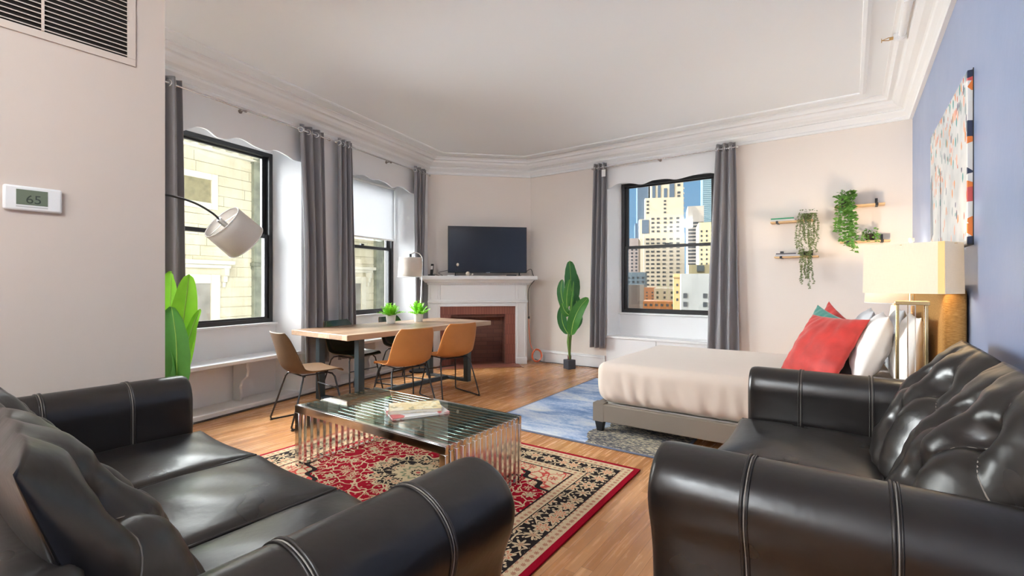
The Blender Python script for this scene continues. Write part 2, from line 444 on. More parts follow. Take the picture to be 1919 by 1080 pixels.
# ---------------------------------------------------------------- mesh builder
class MB:
    def __init__(s): s.v = []; s.f = []
    def add(s, vs, fs):
        o = len(s.v); s.v += [tuple(p) for p in vs]; s.f += [tuple(i + o for i in f) for f in fs]; return s
    def box(s, x0, y0, z0, x1, y1, z1):
        if x0 > x1: x0, x1 = x1, x0
        if y0 > y1: y0, y1 = y1, y0
        if z0 > z1: z0, z1 = z1, z0
        s.add([(x0, y0, z0), (x1, y0, z0), (x1, y1, z0), (x0, y1, z0), (x0, y0, z1), (x1, y0, z1), (x1, y1, z1), (x0, y1, z1)],
              [(0, 3, 2, 1), (4, 5, 6, 7), (0, 1, 5, 4), (1, 2, 6, 5), (2, 3, 7, 6), (3, 0, 4, 7)])
        return s
    def prism(s, pts, z0, z1, T=None):
        """polygon pts (x,y) counter-clockwise extruded z0..z1; T maps (x,y,z)->point"""
        n = len(pts)
        vs = [(x, y, z0) for x, y in pts] + [(x, y, z1) for x, y in pts]
        if T: vs = [T(*p) for p in vs]
        s.add(vs, [tuple(range(n))[::-1], tuple(range(n, 2 * n))] + [(i, (i + 1) % n, n + (i + 1) % n, n + i) for i in range(n)])
        return s
    def tube(s, path, r, n=8, cap=True, closed=False):
        P = [Vector(p) for p in path]; m = len(P); rings = []
        up = Vector((0, 0, 1)); prev = None
        for i, p in enumerate(P):
            if closed: t = (P[(i + 1) % m] - P[i - 1])
            elif i == 0: t = P[1] - P[0]
            elif i == m - 1: t = P[-1] - P[-2]
            else: t = (P[i + 1] - P[i]).normalized() + (P[i] - P[i - 1]).normalized()
            if t.length < 1e-9: t = Vector((0, 0, 1))
            t.normalize()
            if prev is None:
                a = up if abs(t.z) < 0.9 else Vector((1, 0, 0))
                u = t.cross(a).normalized()
            else:
                u = (prev - t * prev.dot(t))
                u = u.normalized() if u.length > 1e-6 else t.orthogonal().normalized()
            prev = u; w = t.cross(u)
            rr = r[i] if isinstance(r, (list, tuple)) else r
            rings.append([p + (u * cos(2 * pi * k / n) + w * sin(2 * pi * k / n)) * rr for k in range(n)])
        vs = [q for ring in rings for q in ring]; fs = []
        for i in range(m if closed else m - 1):
            j = (i + 1) % m
            for k in range(n):
                fs.append((i * n + k, i * n + (k + 1) % n, j * n + (k + 1) % n, j * n + k))
        if cap and not closed:
            fs.append(tuple(range(n))[::-1]); fs.append(tuple((m - 1) * n + k for k in range(n)))
        return s.add(vs, fs)
    def cyl(s, a, b, r, n=16, r2=None):
        return s.tube([a, b], [r, r if r2 is None else r2], n)
    def lathe(s, prof, c=(0, 0, 0), n=24, cap=True, sx=1, sy=1):
        vs = []; fs = []; m = len(prof)
        for r, z in prof:
            for k in range(n): vs.append((c[0] + r * cos(2 * pi * k / n) * sx, c[1] + r * sin(2 * pi * k / n) * sy, c[2] + z))
        for i in range(m - 1):
            for k in range(n): fs.append((i * n + k, i * n + (k + 1) % n, (i + 1) * n + (k + 1) % n, (i + 1) * n + k))
        if cap: fs.append(tuple(range(n))[::-1]); fs.append(tuple((m - 1) * n + k for k in range(n)))
        return s.add(vs, fs)
    def grid(s, fn, nu, nv, cu=False, cv=False):
        """fn(u,v) -> point, u,v in 0..1"""
        vs = [fn(i / nu if not cu else i / nu, j / nv) for i in range(nu + (0 if cu else 1)) for j in range(nv + (0 if cv else 1))]
        W = nv + (0 if cv else 1); U = nu + (0 if cu else 1); fs = []
        for i in range(nu):
            for j in range(nv):
                i2 = (i + 1) % U; j2 = (j + 1) % W
                fs.append((i * W + j, i2 * W + j, i2 * W + j2, i * W + j2))
        return s.add(vs, fs)
    def ball(s, c, r, n=10, sz=1.0):
        return s.grid(lambda u, v: (c[0] + r * sin(pi * v) * cos(2 * pi * u), c[1] + r * sin(pi * v) * sin(2 * pi * u), c[2] - r * sz * cos(pi * v)), n * 2, n, cu=True)
    def xf(s, M):
        s.v = [tuple(M @ Vector(p)) for p in s.v]; return s
    def obj(s, name, m, parent=None, smooth=False, bevel=0, seg=2, subsurf=0, solid=0, loc=None, rot=None, weld=False):
        me = bpy.data.meshes.new(name); me.from_pydata(s.v, [], s.f); me.update()
        bm = bmesh.new(); bm.from_mesh(me)
        if weld: bmesh.ops.remove_doubles(bm, verts=bm.verts, dist=1e-5)
        bmesh.ops.recalc_face_normals(bm, faces=bm.faces)
        bm.to_mesh(me); bm.free()
        me.materials.append(m)
        o = bpy.data.objects.new(name, me); COL.objects.link(o)
        if parent: o.parent = parent
        if loc: o.location = loc
        if rot: o.rotation_euler = rot
        if smooth or bevel:
            for p in me.polygons: p.use_smooth = True
            if bevel or smooth == 'auto':
                try: me.set_sharp_from_angle(angle=radians(40))
                except Exception: pass
        if solid:
            md = o.modifiers.new('solid', 'SOLIDIFY'); md.thickness = solid; md.offset = 0
        if bevel:
            md = o.modifiers.new('bevel', 'BEVEL'); md.width = bevel; md.segments = seg; md.limit_method = 'ANGLE'; md.angle_limit = radians(40)
            md.harden_normals = False
        if subsurf:
            md = o.modifiers.new('sub', 'SUBSURF'); md.levels = subsurf; md.render_levels = subsurf
        return o

def thing(name, label, cat, loc=(0, 0, 0), rotz=0, group=None):
    o = bpy.data.objects.new(name, None); COL.objects.link(o)
    o.location = loc; o.rotation_euler = (0, 0, rotz); o.empty_display_size = 0.1
    o['label'] = label; o['category'] = cat
    if group: o['group'] = group
    return o
def tag(o, label, cat, group=None):
    o['label'] = label; o['category'] = cat
    if group: o['group'] = group
    return o
def struct(o):
    o['kind'] = 'structure'; return o
def dup(root, loc, rotz, label=None, group=None):
    def cp(o, par):
        c = o.copy(); COL.objects.link(c)
        if par: c.parent = par
        for ch in list(o.children): cp(ch, c)
        return c
    r = cp(root, None); r.location = loc; r.rotation_euler = (0, 0, rotz)
    if label: r['label'] = label
    if group: r['group'] = group
    return r

def lw(s_, r, z=0.0):
    """left window wall frame: s along the wall, r outwards"""
    p = LP + TL * s_ - NL * r
    return (p.x, p.y, z)
def fw(a, n, z=0.0):
    p = FM + FT * a + FN * n
    return (p.x, p.y, z)

# ================================================================ THE SETTING
# floor and ceiling follow the room's outline
outline = [(XB, YB), (XB, YR), (FB.x, FB.y), (FA.x, FA.y)]
s_back = (YB - LP.y) / TL.y
outline.append((LP.x + TL.x * s_back, YB))
struct(MB().prism([(XB + .3, YB - .2), (XB + .3, YR + .75), (FB.x - .8, YR + .75), (FA.x - .9, FA.y + .4), (LP.x + TL.x * s_back - .6, YB - .2)], -0.12, 0).obj('floor', M_floor))
struct(MB().prism([(XB + .3, YB - .2), (XB + .3, YR + .75), (FB.x - .8, YR + .75), (FA.x - .9, FA.y + .4), (LP.x + TL.x * s_back - .6, YB - .2)], CEIL, CEIL + .25).obj('ceiling', M_ceil))

def TLW(x, y, z): return lw(x, y, z)

# left wall with its two window niches
W1 = (-0.20, 1.10); W2 = (1.88, 3.18); WZ = (0.82, 2.70); RD = 0.35
mb = MB()
mb.prism([(s_back, 0), (-.30, 0), (-.20, .35), (-.20, .5), (s_back, .5)], 0, CEIL, TLW)
mb.prism([(1.20, 0), (1.78, 0), (1.88, .35), (1.88, .5), (1.10, .5), (1.10, .35)], 0, CEIL, TLW)
mb.prism([(3.28, 0), (3.62, 0), (3.75, .5), (3.18, .5), (3.18, .35)], 0, CEIL, TLW)
for (a, b) in ((-.30, 1.20), (1.78, 3.28)):
    mb.prism([(a, .02), (b, .02), (b, .5), (a, .5)], 2.97, CEIL, TLW)       # niche soffit
    mb.prism([(a, .33), (b, .33), (b, .5), (a, .5)], WZ[1], 2.98, TLW)      # above the sash
    mb.prism([(a, .30), (b, .30), (b, .5), (a, .5)], 0, WZ[0] - .025, TLW)  # below the sill
struct(mb.obj('wall_left', M_white))
k = 1
def trim(mb, m=M_trim, bevel=0.004):
    global k
    o = struct(mb.obj('trim_%d' % k, m, bevel=bevel, seg=1)); k += 1
    return o
for (a, b) in ((-.26, 1.16), (1.82, 3.24)):
    trim(MB().prism([(a, .27), (b, .27), (b, .37), (a, .37)], WZ[0] - .025, WZ[0], TLW))     # window stool
    trim(MB().prism([(a - .03, -.015), (b + .03, -.015), (b + .03, .30), (a - .03, .30)], .465, .50, TLW), M_white)   # window seat board
    trim(MB().prism([(a - .03, 0.0), (b + .03, 0.0), (b + .03, .30), (a - .03, .30)], 0, .055, TLW), M_white)         # plinth
# quarter round along the wall foot
trim(MB().prism([(s_back, -.012), (3.58, -.012), (3.58, .0), (s_back, 0)], 0, .055, TLW), M_white)
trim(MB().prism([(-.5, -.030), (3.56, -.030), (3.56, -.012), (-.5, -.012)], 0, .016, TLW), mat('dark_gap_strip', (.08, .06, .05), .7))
# scroll brackets holding up the seats
def bracket(sc):
    pts = []
    prof = [(.0, .055), (.10, .055), (.12, .12), (.10, .20), (.13, .26), (.20, .31), (.22, .37), (.205, .42), (.215, .465), (0, .465)]
    mbx = MB()
    n = len(prof)
    for t in (-.014, .014): pass
    vs = [lw(sc - .014, .29 - r, z) for r, z in prof] + [lw(sc + .014, .29 - r, z) for r, z in prof]
    mbx.add(vs, [tuple(range(n)), tuple(range(n, 2 * n))[::-1]] + [(i, (i + 1) % n, n + (i + 1) % n, n + i) for i in range(n)])
    return mbx
for sc in (.62, 2.5): trim(bracket(sc))

def smooth_profile(pts, sub=6):
    """Catmull-Rom through the points"""
    out = []; n = len(pts)
    for i in range(n - 1):
        p0 = pts[max(i - 1, 0)]; p1 = pts[i]; p2 = pts[i + 1]; p3 = pts[min(i + 2, n - 1)]
        for j in range(sub):
            t = j / sub
            out.append(tuple(0.5 * ((2 * b) + (-a + c) * t + (2 * a - 5 * b + 4 * c - d) * t * t + (-a + 3 * b - 3 * c + d) * t ** 3) for a, b, c, d in zip(p0, p1, p2, p3)))
    out.append(pts[-1]); return out

def valance(prof, T):
    pr = smooth_profile(prof, 5); m = len(pr)
    vs = []
    for (s_, z) in pr:
        vs += [T(s_, 0, z), T(s_, .02, z), T(s_, 0, CROWN + .02), T(s_, .02, CROWN + .02)]
    fs = []
    for i in range(m - 1):
        a = 4 * i; b = a + 4
        fs += [(a, b, b + 2, a + 2), (a + 1, a + 3, b + 3, b + 1), (a, a + 1, b + 1, b), (a + 2, b + 2, b + 3, a + 3)]
    fs += [(0, 2, 3, 1), (4 * m - 4, 4 * m - 3, 4 * m - 1, 4 * m - 2)]
    return MB().add(vs, fs)
v1 = [(-.30, 2.60), (-.18, 2.63), (-.063, 2.585), (.004, 2.615), (.073, 2.655), (.163, 2.658), (.252, 2.613), (.349, 2.622), (.445, 2.660), (.528, 2.659), (.637, 2.628), (.769, 2.618), (.882, 2.650), (1.006, 2.629), (1.10, 2.60), (1.20, 2.60)]
v2 = [(1.78, 2.60), (1.932, 2.622), (2.065, 2.637), (2.21, 2.665), (2.361, 2.634), (2.466, 2.655), (2.574, 2.652), (2.681, 2.63), (2.765, 2.601), (2.894, 2.645), (3.03, 2.635), (3.167, 2.600), (3.28, 2.60)]
v3 = [(-2.92, 2.62), (-2.857, 2.646), (-2.76, 2.685), (-2.66, 2.692), (-2.514, 2.667), (-2.382, 2.640), (-2.219, 2.680), (-2.035, 2.673), (-1.911, 2.649), (-1.734, 2.672), (-1.562, 2.688), (-1.45, 2.670), (-1.36, 2.64)]
trim(valance(v1, lambda s_, r, z: lw(s_, r, z)), M_white, 0)
trim(valance(v2, lambda s_, r, z: lw(s_, r, z)), M_white, 0)
trim(valance(v3, lambda s_, r, z: (s_, YR + r, z)), M_white, 0)

def window(idx, T, s0, s1, z0, z1, r0, zm, label, blind=None):
    def fr(a0, a1, b0, b1, w, ra, rb):
        m_ = MB()
        for (p0, p1, q0, q1) in ((a0, a0 + w, b0, b1), (a1 - w, a1, b0, b1), (a0 + w, a1 - w, b0, b0 + w), (a0 + w, a1 - w, b1 - w, b1)):
            m_.prism([(p0, ra), (p1, ra), (p1, rb), (p0, rb)], q0, q1, T)
        return m_
    o = struct(fr(s0, s1, z0, z1, .045, r0 - .02, r0 + .11).obj('window_%d' % idx, M_wframe, bevel=.003, seg=1))
    o['label'] = label
    lo = fr(s0 + .045, s1 - .045, z0 + .02, zm + .02, .042, r0 + .0, r0 + .035).obj('lower_sash', M_wframe, parent=o, bevel=.003, seg=1)
    up = fr(s0 + .045, s1 - .045, zm - .02, z1 - .02, .042, r0 + .04, r0 + .075).obj('upper_sash', M_wframe, parent=o, bevel=.003, seg=1)
    for nm, par, za, zb, r in (('pane', lo, z0 + .05, zm, r0 + .017), ('pane', up, zm, z1 - .05, r0 + .057)):
        MB().prism([(s0 + .08, r), (s1 - .08, r), (s1 - .08, r + .003), (s0 + .08, r + .003)], za, zb, T).obj(nm, M_glass, parent=par)
    lk = MB().prism([((s0 + s1) / 2 - .03, r0 - .012), ((s0 + s1) / 2 + .03, r0 - .012), ((s0 + s1) / 2 + .03, r0 + .02), ((s0 + s1) / 2 - .03, r0 + .02)], zm + .02, zm + .04, T)
    lk.obj('sash_lock', M_blackplastic, parent=lo)
    return o
w1 = window(1, TLW, W1[0], W1[1], WZ[0], WZ[1], RD, 1.775, 'tall black double hung window nearest the thermostat wall')
w2 = window(2, TLW, W2[0], W2[1], WZ[0], WZ[1], RD, 1.765, 'tall black double hung window with half lowered shade')
w3 = window(3, lambda x, r, z: (x, YR + r, z), -2.80, -1.455, .82, 2.735, .30, 1.785, 'black double hung window looking onto city towers')
# roller blind of the second window
bl = thing('roller_blind', 'grey white roller blind lowered halfway over the middle window', 'blind', lw(2.53, .30, 0), ANG_L)
MB().box(-.60, -.004, 1.90, .62, -.002, 2.66).obj('blind_fabric', M_blind, parent=bl)
MB().box(-.60, -.010, 1.885, .62, .002, 1.905).obj('bottom_bar', M_whiteplastic, parent=bl, bevel=.002)
MB().cyl((-.61, 0, 2.675), (.63, 0, 2.675), .02, 12).obj('roller', M_whiteplastic, parent=bl, smooth='auto')

# back wall with the city window, niche lined white
mb = MB()
mb.box(-4.9, YR, 0, -2.92, YR + .5, CEIL)
mb.box(-1.36, YR, 0, XB + .3, YR + .5, CEIL)
struct(mb.obj('wall_back', M_pinkish))
mb = MB()
mb.prism([(-2.92, YR + .001), (-2.905, YR + .001), (-2.80, YR + .30), (-2.80, YR + .5), (-2.92, YR + .5)], 0, CEIL)
mb.prism([(-1.375, YR + .001), (-1.36, YR + .001), (-1.36, YR + .5), (-1.455, YR + .5), (-1.455, YR + .30)], 0, CEIL)
mb.box(-2.92, YR + .02, 2.97, -1.36, YR + .5, CEIL)
mb.box(-2.92, YR + .28, 2.735, -1.36, YR + .5, 2.98)
mb.box(-2.92, YR + .26, 0, -1.36, YR + .5, .80)
mb.box(-2.92, YR + .0, 0, -1.36, YR + .27, .455)
trim(mb, M_white, 0)
trim(MB().box(-2.93, YR - .025, .455, -1.35, YR + .27, .49), M_white)
trim(MB().box(-2.90, YR + .22, .795, -1.375, YR + .32, .82), M_white)
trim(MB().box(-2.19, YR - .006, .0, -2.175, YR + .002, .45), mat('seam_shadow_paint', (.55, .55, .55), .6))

# fireplace wall across the corner
struct(MB().prism([(-.83, 0), (.83, 0), (1.15, -.5), (-1.2, -.5)], 0, CEIL, fw).obj('wall_fireplace', M_pinkish))
# blue wall, rear wall, partition
struct(MB().box(XB, YB - .2, 0, XB + .3, YR + .5, CEIL).obj('wall_right', M_blue))
struct(MB().box(-4.5, YB - .2, 0, XB + .3, YB, CEIL).obj('wall_rear', M_beige))
PX = -3.15
struct(MB().box(PX - .16, YB, 0, PX, 1.035, CEIL).obj('wall_partition', M_beige))

# plaster cornice swept round the room
def sweep(path, prof, closed=True):
    n = len(path); m = len(prof); vs = []; fs = []
    P = [Vector(p) for p in path]
    for i in range(n):
        d0 = (P[i] - P[i - 1]).normalized(); d1 = (P[(i + 1) % n] - P[i]).normalized()
        n0 = Vector((-d0.y, d0.x)); n1 = Vector((-d1.y, d1.x))
        if not closed and i == 0: n0 = n1
        if not closed and i == n - 1: n1 = n0
        b = (n0 + n1); b = b / (b.length_squared / 2) if b.length > 1e-6 else n0
        for (o_, z) in prof: vs.append((P[i].x + b.x * o_, P[i].y + b.y * o_, z))
    for i in range(n if closed else n - 1):
        j = (i + 1) % n
        for q in range(m - 1): fs.append((i * m + q, j * m + q, j * m + q + 1, i * m + q + 1))
        fs.append((i * m + m - 1, j * m + m - 1, j * m, i * m))
    if not closed:
        fs.append(tuple(range(m))); fs.append(tuple((n - 1) * m + q for q in range(m)))
    return MB().add(vs, fs)
crown = [(-.01, 2.965), (.028, 2.965), (.034, 2.985), (.030, 3.0), (.045, 3.018), (.070, 3.040), (.078, 3.058), (.070, 3.066), (.085, 3.078), (.125, 3.092), (.160, 3.118), (.172, 3.142), (.180, 3.148), (.215, 3.150), (.222, 3.170), (.240, 3.185), (.262, 3.19), (.262, 3.205), (-.01, 3.205)]
trim(sweep(outline, crown), M_trim, 0)
flat = [(.40, 3.202), (.402, 3.190), (.425, 3.184), (.45, 3.190), (.452, 3.202)]
trim(sweep(outline, flat), M_ceil, 0)
# crown around the partition head is a plain bead
trim(MB().box(PX - .19, YB, 3.12, PX + .03, 1.065, CEIL), M_trim)
# skirting boards
def base(name, mb, m=M_trim):
    return struct(mb.obj(name, m, bevel=.004, seg=2))
base('baseboard_back', MB().box(-4.20, YR - .02, 0, -2.93, YR, .19).box(-1.35, YR - .02, 0, XB, YR, .19).box(-4.20, YR - .03, .15, -2.93, YR, .165))
base('baseboard_right', MB().box(XB - .02, YB, 0, XB, YR, .19))
base('baseboard_partition', MB().box(PX, YB, 0, PX + .015, 1.035, .12))

# ---------------------------------------------------------------- fireplace (built into the corner)
fp = thing('fireplace', 'white painted corner fireplace with dentil mantel and red brown surround', 'fireplace', fw(0, 0, 0), atan2(FT.y, FT.x))
# local frame: x along the wall, -y towards the room
def FB_(x0, x1, n0, n1, z0, z1, m_): m_.box(x0, -n0, z0, x1, -n1, z1)
mb = MB()
FB_(-.815, -.636, 0, .33, 0, 1.23, mb); FB_(.517, .70, 0, .33, 0, 1.23, mb)
FB_(-.636, .517, 0, .33, .905, 1.23, mb)
mb.obj('surround_body', M_trim, parent=fp, bevel=.004, seg=1)
mb = MB()
for (a, b) in ((-.79, -.66), (.545, .675)):       # panelled pilaster edges
    FB_(a, a + .012, .33, .338, .12, .93, mb); FB_(b - .012, b, .33, .338, .12, .93, mb)
    FB_(a - .02, b + .02, .33, .35, 0, .10, mb)
    FB_(a, a + .012, .33, .338, 1.02, 1.21, mb); FB_(b - .012, b, .33, .338, 1.02, 1.21, mb)
FB_(-.825, .71, .33, .352, .955, .985, mb); FB_(-.82, .705, .33, .345, .985, 1.0, mb)
FB_(-.648, .529, .33, .342, .900, .925, mb)
mb.obj('moulding', M_trim, parent=fp, bevel=.003, seg=1)
mb = MB()
a0 = -.83
while a0 < .72:
    FB_(a0, a0 + .020, .33, .368, 1.235, 1.258, mb); a0 += .036
mb.obj('dentils', M_trim, parent=fp)
# bed moulding and shelf
prof = [(0, 1.23), (.34, 1.23), (.345, 1.26), (.372, 1.262), (.38, 1.275), (.405, 1.295), (.41, 1.305), (.445, 1.307), (.45, 1.315), (.45, 1.355), (.445, 1.365), (0, 1.365)]
vs = []; fs = []; xs = []
n_ = len(prof)
mb = MB()
for side in (0, 1):
    for (n0, z) in prof:
        e = max(0, n0 - .33)
        vs.append(((-.82 - e) if side == 0 else (.72 + e), -n0, z))
mb.add(vs, [tuple(range(n_)), tuple(range(n_, 2 * n_))[::-1]] + [(i, (i + 1) % n_, n_ + (i + 1) % n_, n_ + i) for i in range(n_)])
mb.obj('mantel_shelf', M_trim, parent=fp, bevel=.002, seg=1)
mb = MB()
FB_(-.636, -.48, .0, .31, 0, .905, mb); FB_(.362, .517, .0, .31, 0, .905, mb); FB_(-.48, .362, .0, .31, .775, .905, mb)
mb.obj('tile_surround', M_brick, parent=fp)
mb = MB()
FB_(-.48, .362, -.03, .012, 0, .775, mb); FB_(-.48, .362, .012, .31, -.002, .006, mb)
FB_(-.482, -.47, .012, .29, 0, .775, mb); FB_(.352, .364, .012, .29, 0, .775, mb)
FB_(-.48, .362, .012, .24, .73, .775, mb)
mb.obj('firebox', M_brick_in, parent=fp)
MB().box(-.66, -.60, 0, .56, -.31, .012).obj('hearth', M_brick, parent=fp, bevel=.003)
MB().box(-.69, -.63, 0, .59, -.31, .006).obj('hearth_border', mat('dark_oak_border', (.30, .13, .05), .35), parent=fp)

# ---------------------------------------------------------------- outside: neighbour facade
def stone_mat():
    m = bpy.data.materials.new('cream_stone_cladding'); m.use_nodes = True; g = G(m)
    n1 = g.noise(g.mapping(g.obj(), (3, 3, 1.2)), 1.0, 5, 0.6)
    n2 = g.noise(g.obj(), 30, 3)
    g.color(g.ramp(g.m('ADD', g.m('MULTIPLY', n1, .8), g.m('MULTIPLY', n2, .2)), [(.3, (.46, .41, .28)), (.5, (.58, .53, .38)), (.7, (.65, .61, .46))]))
    g.b.inputs['Roughness'].default_value = .9
    g.bump(n2, .3)
    return m
M_stone = stone_mat()
M_stone_trim = mat('pale_cream_stone', (.66, .62, .49), .85, var=(6, .06))
M_patina = mat('weathered_grey_green_stone', (.20, .21, .15), .9, var=(5, .35))
M_oldpanel = mat('weathered_olive_panel', (.25, .22, .12), .8, var=(6, .3))
M_darkglass = mat('dark_window_glass', (.05, .06, .07), .15)
FR = 6.0
fac = thing('neighbour_building', 'cream stone building across the alley seen through the left windows', 'building', lw(0, FR, 0), ANG_L)
# local: x along the street, y outwards(+) away from us  (rotation by ANG_L makes +y point away from the room)
rnd = random.Random(4)
mb = MB(); z = -10.0; PCH = .225
S0, S1 = 2.75, 14.0
openings = [(3.42, 4.0, 3.0, 3.5), (3.55, 3.99, -.4, 1.25)]
mb.box(S0, .03, -20, S1, 4, 4.15)
row = 0
z = -4.0
while z < 4.10:
    z1 = min(z + PCH - .012, 4.13)
    cuts = [S0]
    x = S0 + rnd.uniform(.5, 1.6)
    while x < S1: cuts.append(x); x += rnd.uniform(.9, 1.7)
    cuts.append(S1)
    for a, b in zip(cuts[:-1], cuts[1:]):
        mb.box(a + .004, 0, z, b - .004, .04, z1)
    z += PCH; row += 1
mb.obj('wall', M_stone, parent=fac)
# pilasters
for (a, b) in ((4.97, 5.42), (9.17, 9.62)):
    MB().box(a, -.10, -20, b, .05, 4.3).box(a - .04, -.14, 1.66, b + .04, .0, 1.74).box(a - .02, -.12, 1.58, b + .02, .0, 1.66).obj('pilaster', M_patina, parent=fac, bevel=.01)
# cornice with blocks
mb = MB().box(S0, -.10, 4.13, S1, .1, 4.17).box(S0, -.06, 4.17, S1, .1, 4.42).box(S0, -.55, 4.42, S1, .3, 4.60).box(S0, -.65, 4.60, S1, .3, 4.8)
mb.obj('cornice', M_stone_trim, parent=fac)
x = S0 + .05
mb = MB()
while x < S1:
    mb.box(x, -.34, 4.20, x + .14, 0, 4.42); x += .30
mb.obj('dentils', M_stone_trim, parent=fac)
MB().box(S0, -.1, 4.8, S1, 4, 4.95).obj('parapet', M_stone_trim, parent=fac)
# square recessed panel with frame
def wframe(x0, x1, z0, z1, w, panel_m, par, name='window'):
    f = MB().box(x0 - w, -.05, z0 - w, x0, .04, z1 + w).box(x1, -.05, z0 - w, x1 + w, .04, z1 + w).box(x0, -.05, z1, x1, .04, z1 + w).box(x0, -.05, z0 - w, x1, .04, z0)
    o = f.obj(name, M_stone_trim, parent=par, bevel=.008)
    MB().box(x0, -.012, z0, x1, .02, z1).obj('panel', panel_m, parent=o)
    return o
for xo in (0, 4.6, 6.8):
    wframe(3.42 + xo * 1.0, 4.0 + xo, 3.0, 3.50, .14, M_oldpanel, fac)
    wframe(3.30 + xo, 3.99 + xo, -.8, 1.25, .20, mat('curtained_window', (.25, .235, .20), .4, var=(3, .3)), fac)
    MB().box(2.9 + xo, -.24, 1.66, 4.42 + xo, .04, 1.75).box(2.95 + xo, -.16, 1.58, 4.37 + xo, .04, 1.66).obj('window_cornice', M_stone_trim, parent=fac, bevel=.01)
    for bx in (3.02 + xo, 4.22 + xo):
        MB().box(bx, -.16, 1.42, bx + .11, .04, 1.58).box(bx + .01, -.11, 1.28, bx + .10, .04, 1.42).box(bx + .02, -.06, 1.16, bx + .09, .04, 1.28).obj('bracket', M_stone_trim, parent=fac, bevel=.01)

# ---------------------------------------------------------------- outside: the city
GZ = -45
struct(MB().box(-900, 30, GZ - 1, 700, 1200, GZ).obj('ground', mat('asphalt', (.12, .12, .125), .9)))
CY, SY = cos(YAW), sin(YAW)
def cw(u, d, z=0):
    return (CY * u - SY * d, SY * u + CY * d, z)
Mc = {}
def cm(n, c): return mat(n, c, .7, var=(.25, .05))
M_cream_t = cm('cream_tower_stone', (0.302, 0.260, 0.202))
M_bluegl = mat('blue_grey_tower_glass', (0.042, 0.065, 0.101), .25)
M_dkwin = mat('dark_city_window', (0.019, 0.023, 0.029), .3)
def city(name, label, px0, px1, y_top, d, depth, m, cols=0, rows=0, y0=None, y1=None, wm=None, ww=.55, wh=.55, turn=-18, cat='building', group=None):
    """a building whose near face stands d metres off; window rows between heights y0..y1 (photo rows)"""
    sc = d / 888.0
    w = (px1 - px0) * sc; uc = ((px0 + px1) / 2 - 960) * sc
    ztop = 1.25 + (531.5 - y_top) * sc
    t = thing(name, label, cat, cw(uc, d, GZ), YAW + radians(turn), group)
    MB().box(-w / 2, 0, 0, w / 2, depth, ztop - GZ).obj('wall', m, parent=t)
    if cols:
        za = 1.25 + (531.5 - y1) * sc - GZ; zb = 1.25 + (531.5 - y0) * sc - GZ
        me = None
        for i in range(cols):
            for j in range(rows):
                cx = -w / 2 + w * (i + .5) / cols; cz = za + (zb - za) * (j + .5) / rows
                if me is None:
                    a = w / cols * ww / 2; b = (zb - za) / rows * wh / 2
                    o = MB().box(-a, -.12 * sc * 3, -b, a, .1, b).obj('window', wm or M_dkwin, parent=t); me = o.data; o.location = (cx, 0, cz)
                else:
                    o2 = bpy.data.objects.new('window', me); COL.objects.link(o2); o2.parent = t; o2.location = (cx, 0, cz)
    return t
def c13(x, y): return 1160 + .2592 * x, 320 + .2592 * y
def px(x): return 1160 + .2592 * x
def py(y): return 320 + .2592 * y
# the stepped cream tower
D0 = 300; SC = D0 / 888.0
tw = thing('city_tower', 'tall stepped cream stone tower with dark glass flank in the city window', 'building', cw((px(325) - 960) * SC, D0, GZ), YAW - radians(12))
U = .2592 * SC / cos(radians(12))
def tz(y): return 1.25 + (531.5 - py(y)) * SC - GZ
def tb(x0, x1, y0, depth0, depth1, m, nm='wall', y1=None):
    return MB().box((x0 - 325) * U, depth0, 0 if y1 is None else tz(y1), (x1 - 325) * U, depth1, tz(y0)).obj(nm, m, parent=tw)
tb(190, 465, 455, 0, 26, M_cream_t)
tb(235, 462, 335, .8, 26, M_cream_t)
tb(160, 236, 345, 2.0, 26, M_cream_t)
tb(200, 462, 190, 2.4, 26, M_cream_t)
tb(240, 462, -140, 3.6, 26, M_cream_t)
tb(150, 225, 40, 9, 26, M_bluegl); tb(135, 190, 360, 11, 26, M_bluegl)
tb(178, 226, 350, 1.6, 2.2, M_bluegl, 'glass_bay', 450)
for (a, b, y0, y1) in ((250, 272, 80, 322), (288, 308, 80, 322), (250, 275, -40, 40), (288, 312, -40, 40), (330, 352, 120, 240), (368, 402, 80, 318), (330, 352, -40, 70), (368, 402, -40, 60)):
    tb(a, b, y0, 3.3, 3.9, M_bluegl, 'glass_bay', y1)
def wins(xs, ys, w, h, dep):
    me = None
    for x in xs:
        for y in ys:
            if me is None:
                o = MB().box(-w * U / 2, -.15, -h * U / 2, w * U / 2, .3, h * U / 2).obj('window', M_dkwin, parent=tw); me = o.data
            else:
                o = bpy.data.objects.new('window', me); COL.objects.link(o); o.parent = tw
            o.location = ((x - 325) * U, dep, tz(y))
wins((215, 250, 288, 328, 375, 421), [495 + 30 * i for i in range(12)], 22, 13, 0)
wins((252, 289, 336, 376, 421), (345, 375, 408, 437, ), 20, 14, .8)
wins((432,), (100, 155, 180, 215, 262, 293), 20, 16, 3.6)
wins((218, 336), (215, 240, 270, 298), 16, 12, 2.4)
mb = MB()    # bands on the sunlit side face
for i in range(22): mb.box((465 - 325) * U - .05, 2, tz(120 + 36 * i), (465 - 325) * U + .12, 24, tz(132 + 36 * i))
mb.obj('window_band', mat('pale_window_band', (0.231, 0.197, 0.147), .5), parent=tw)
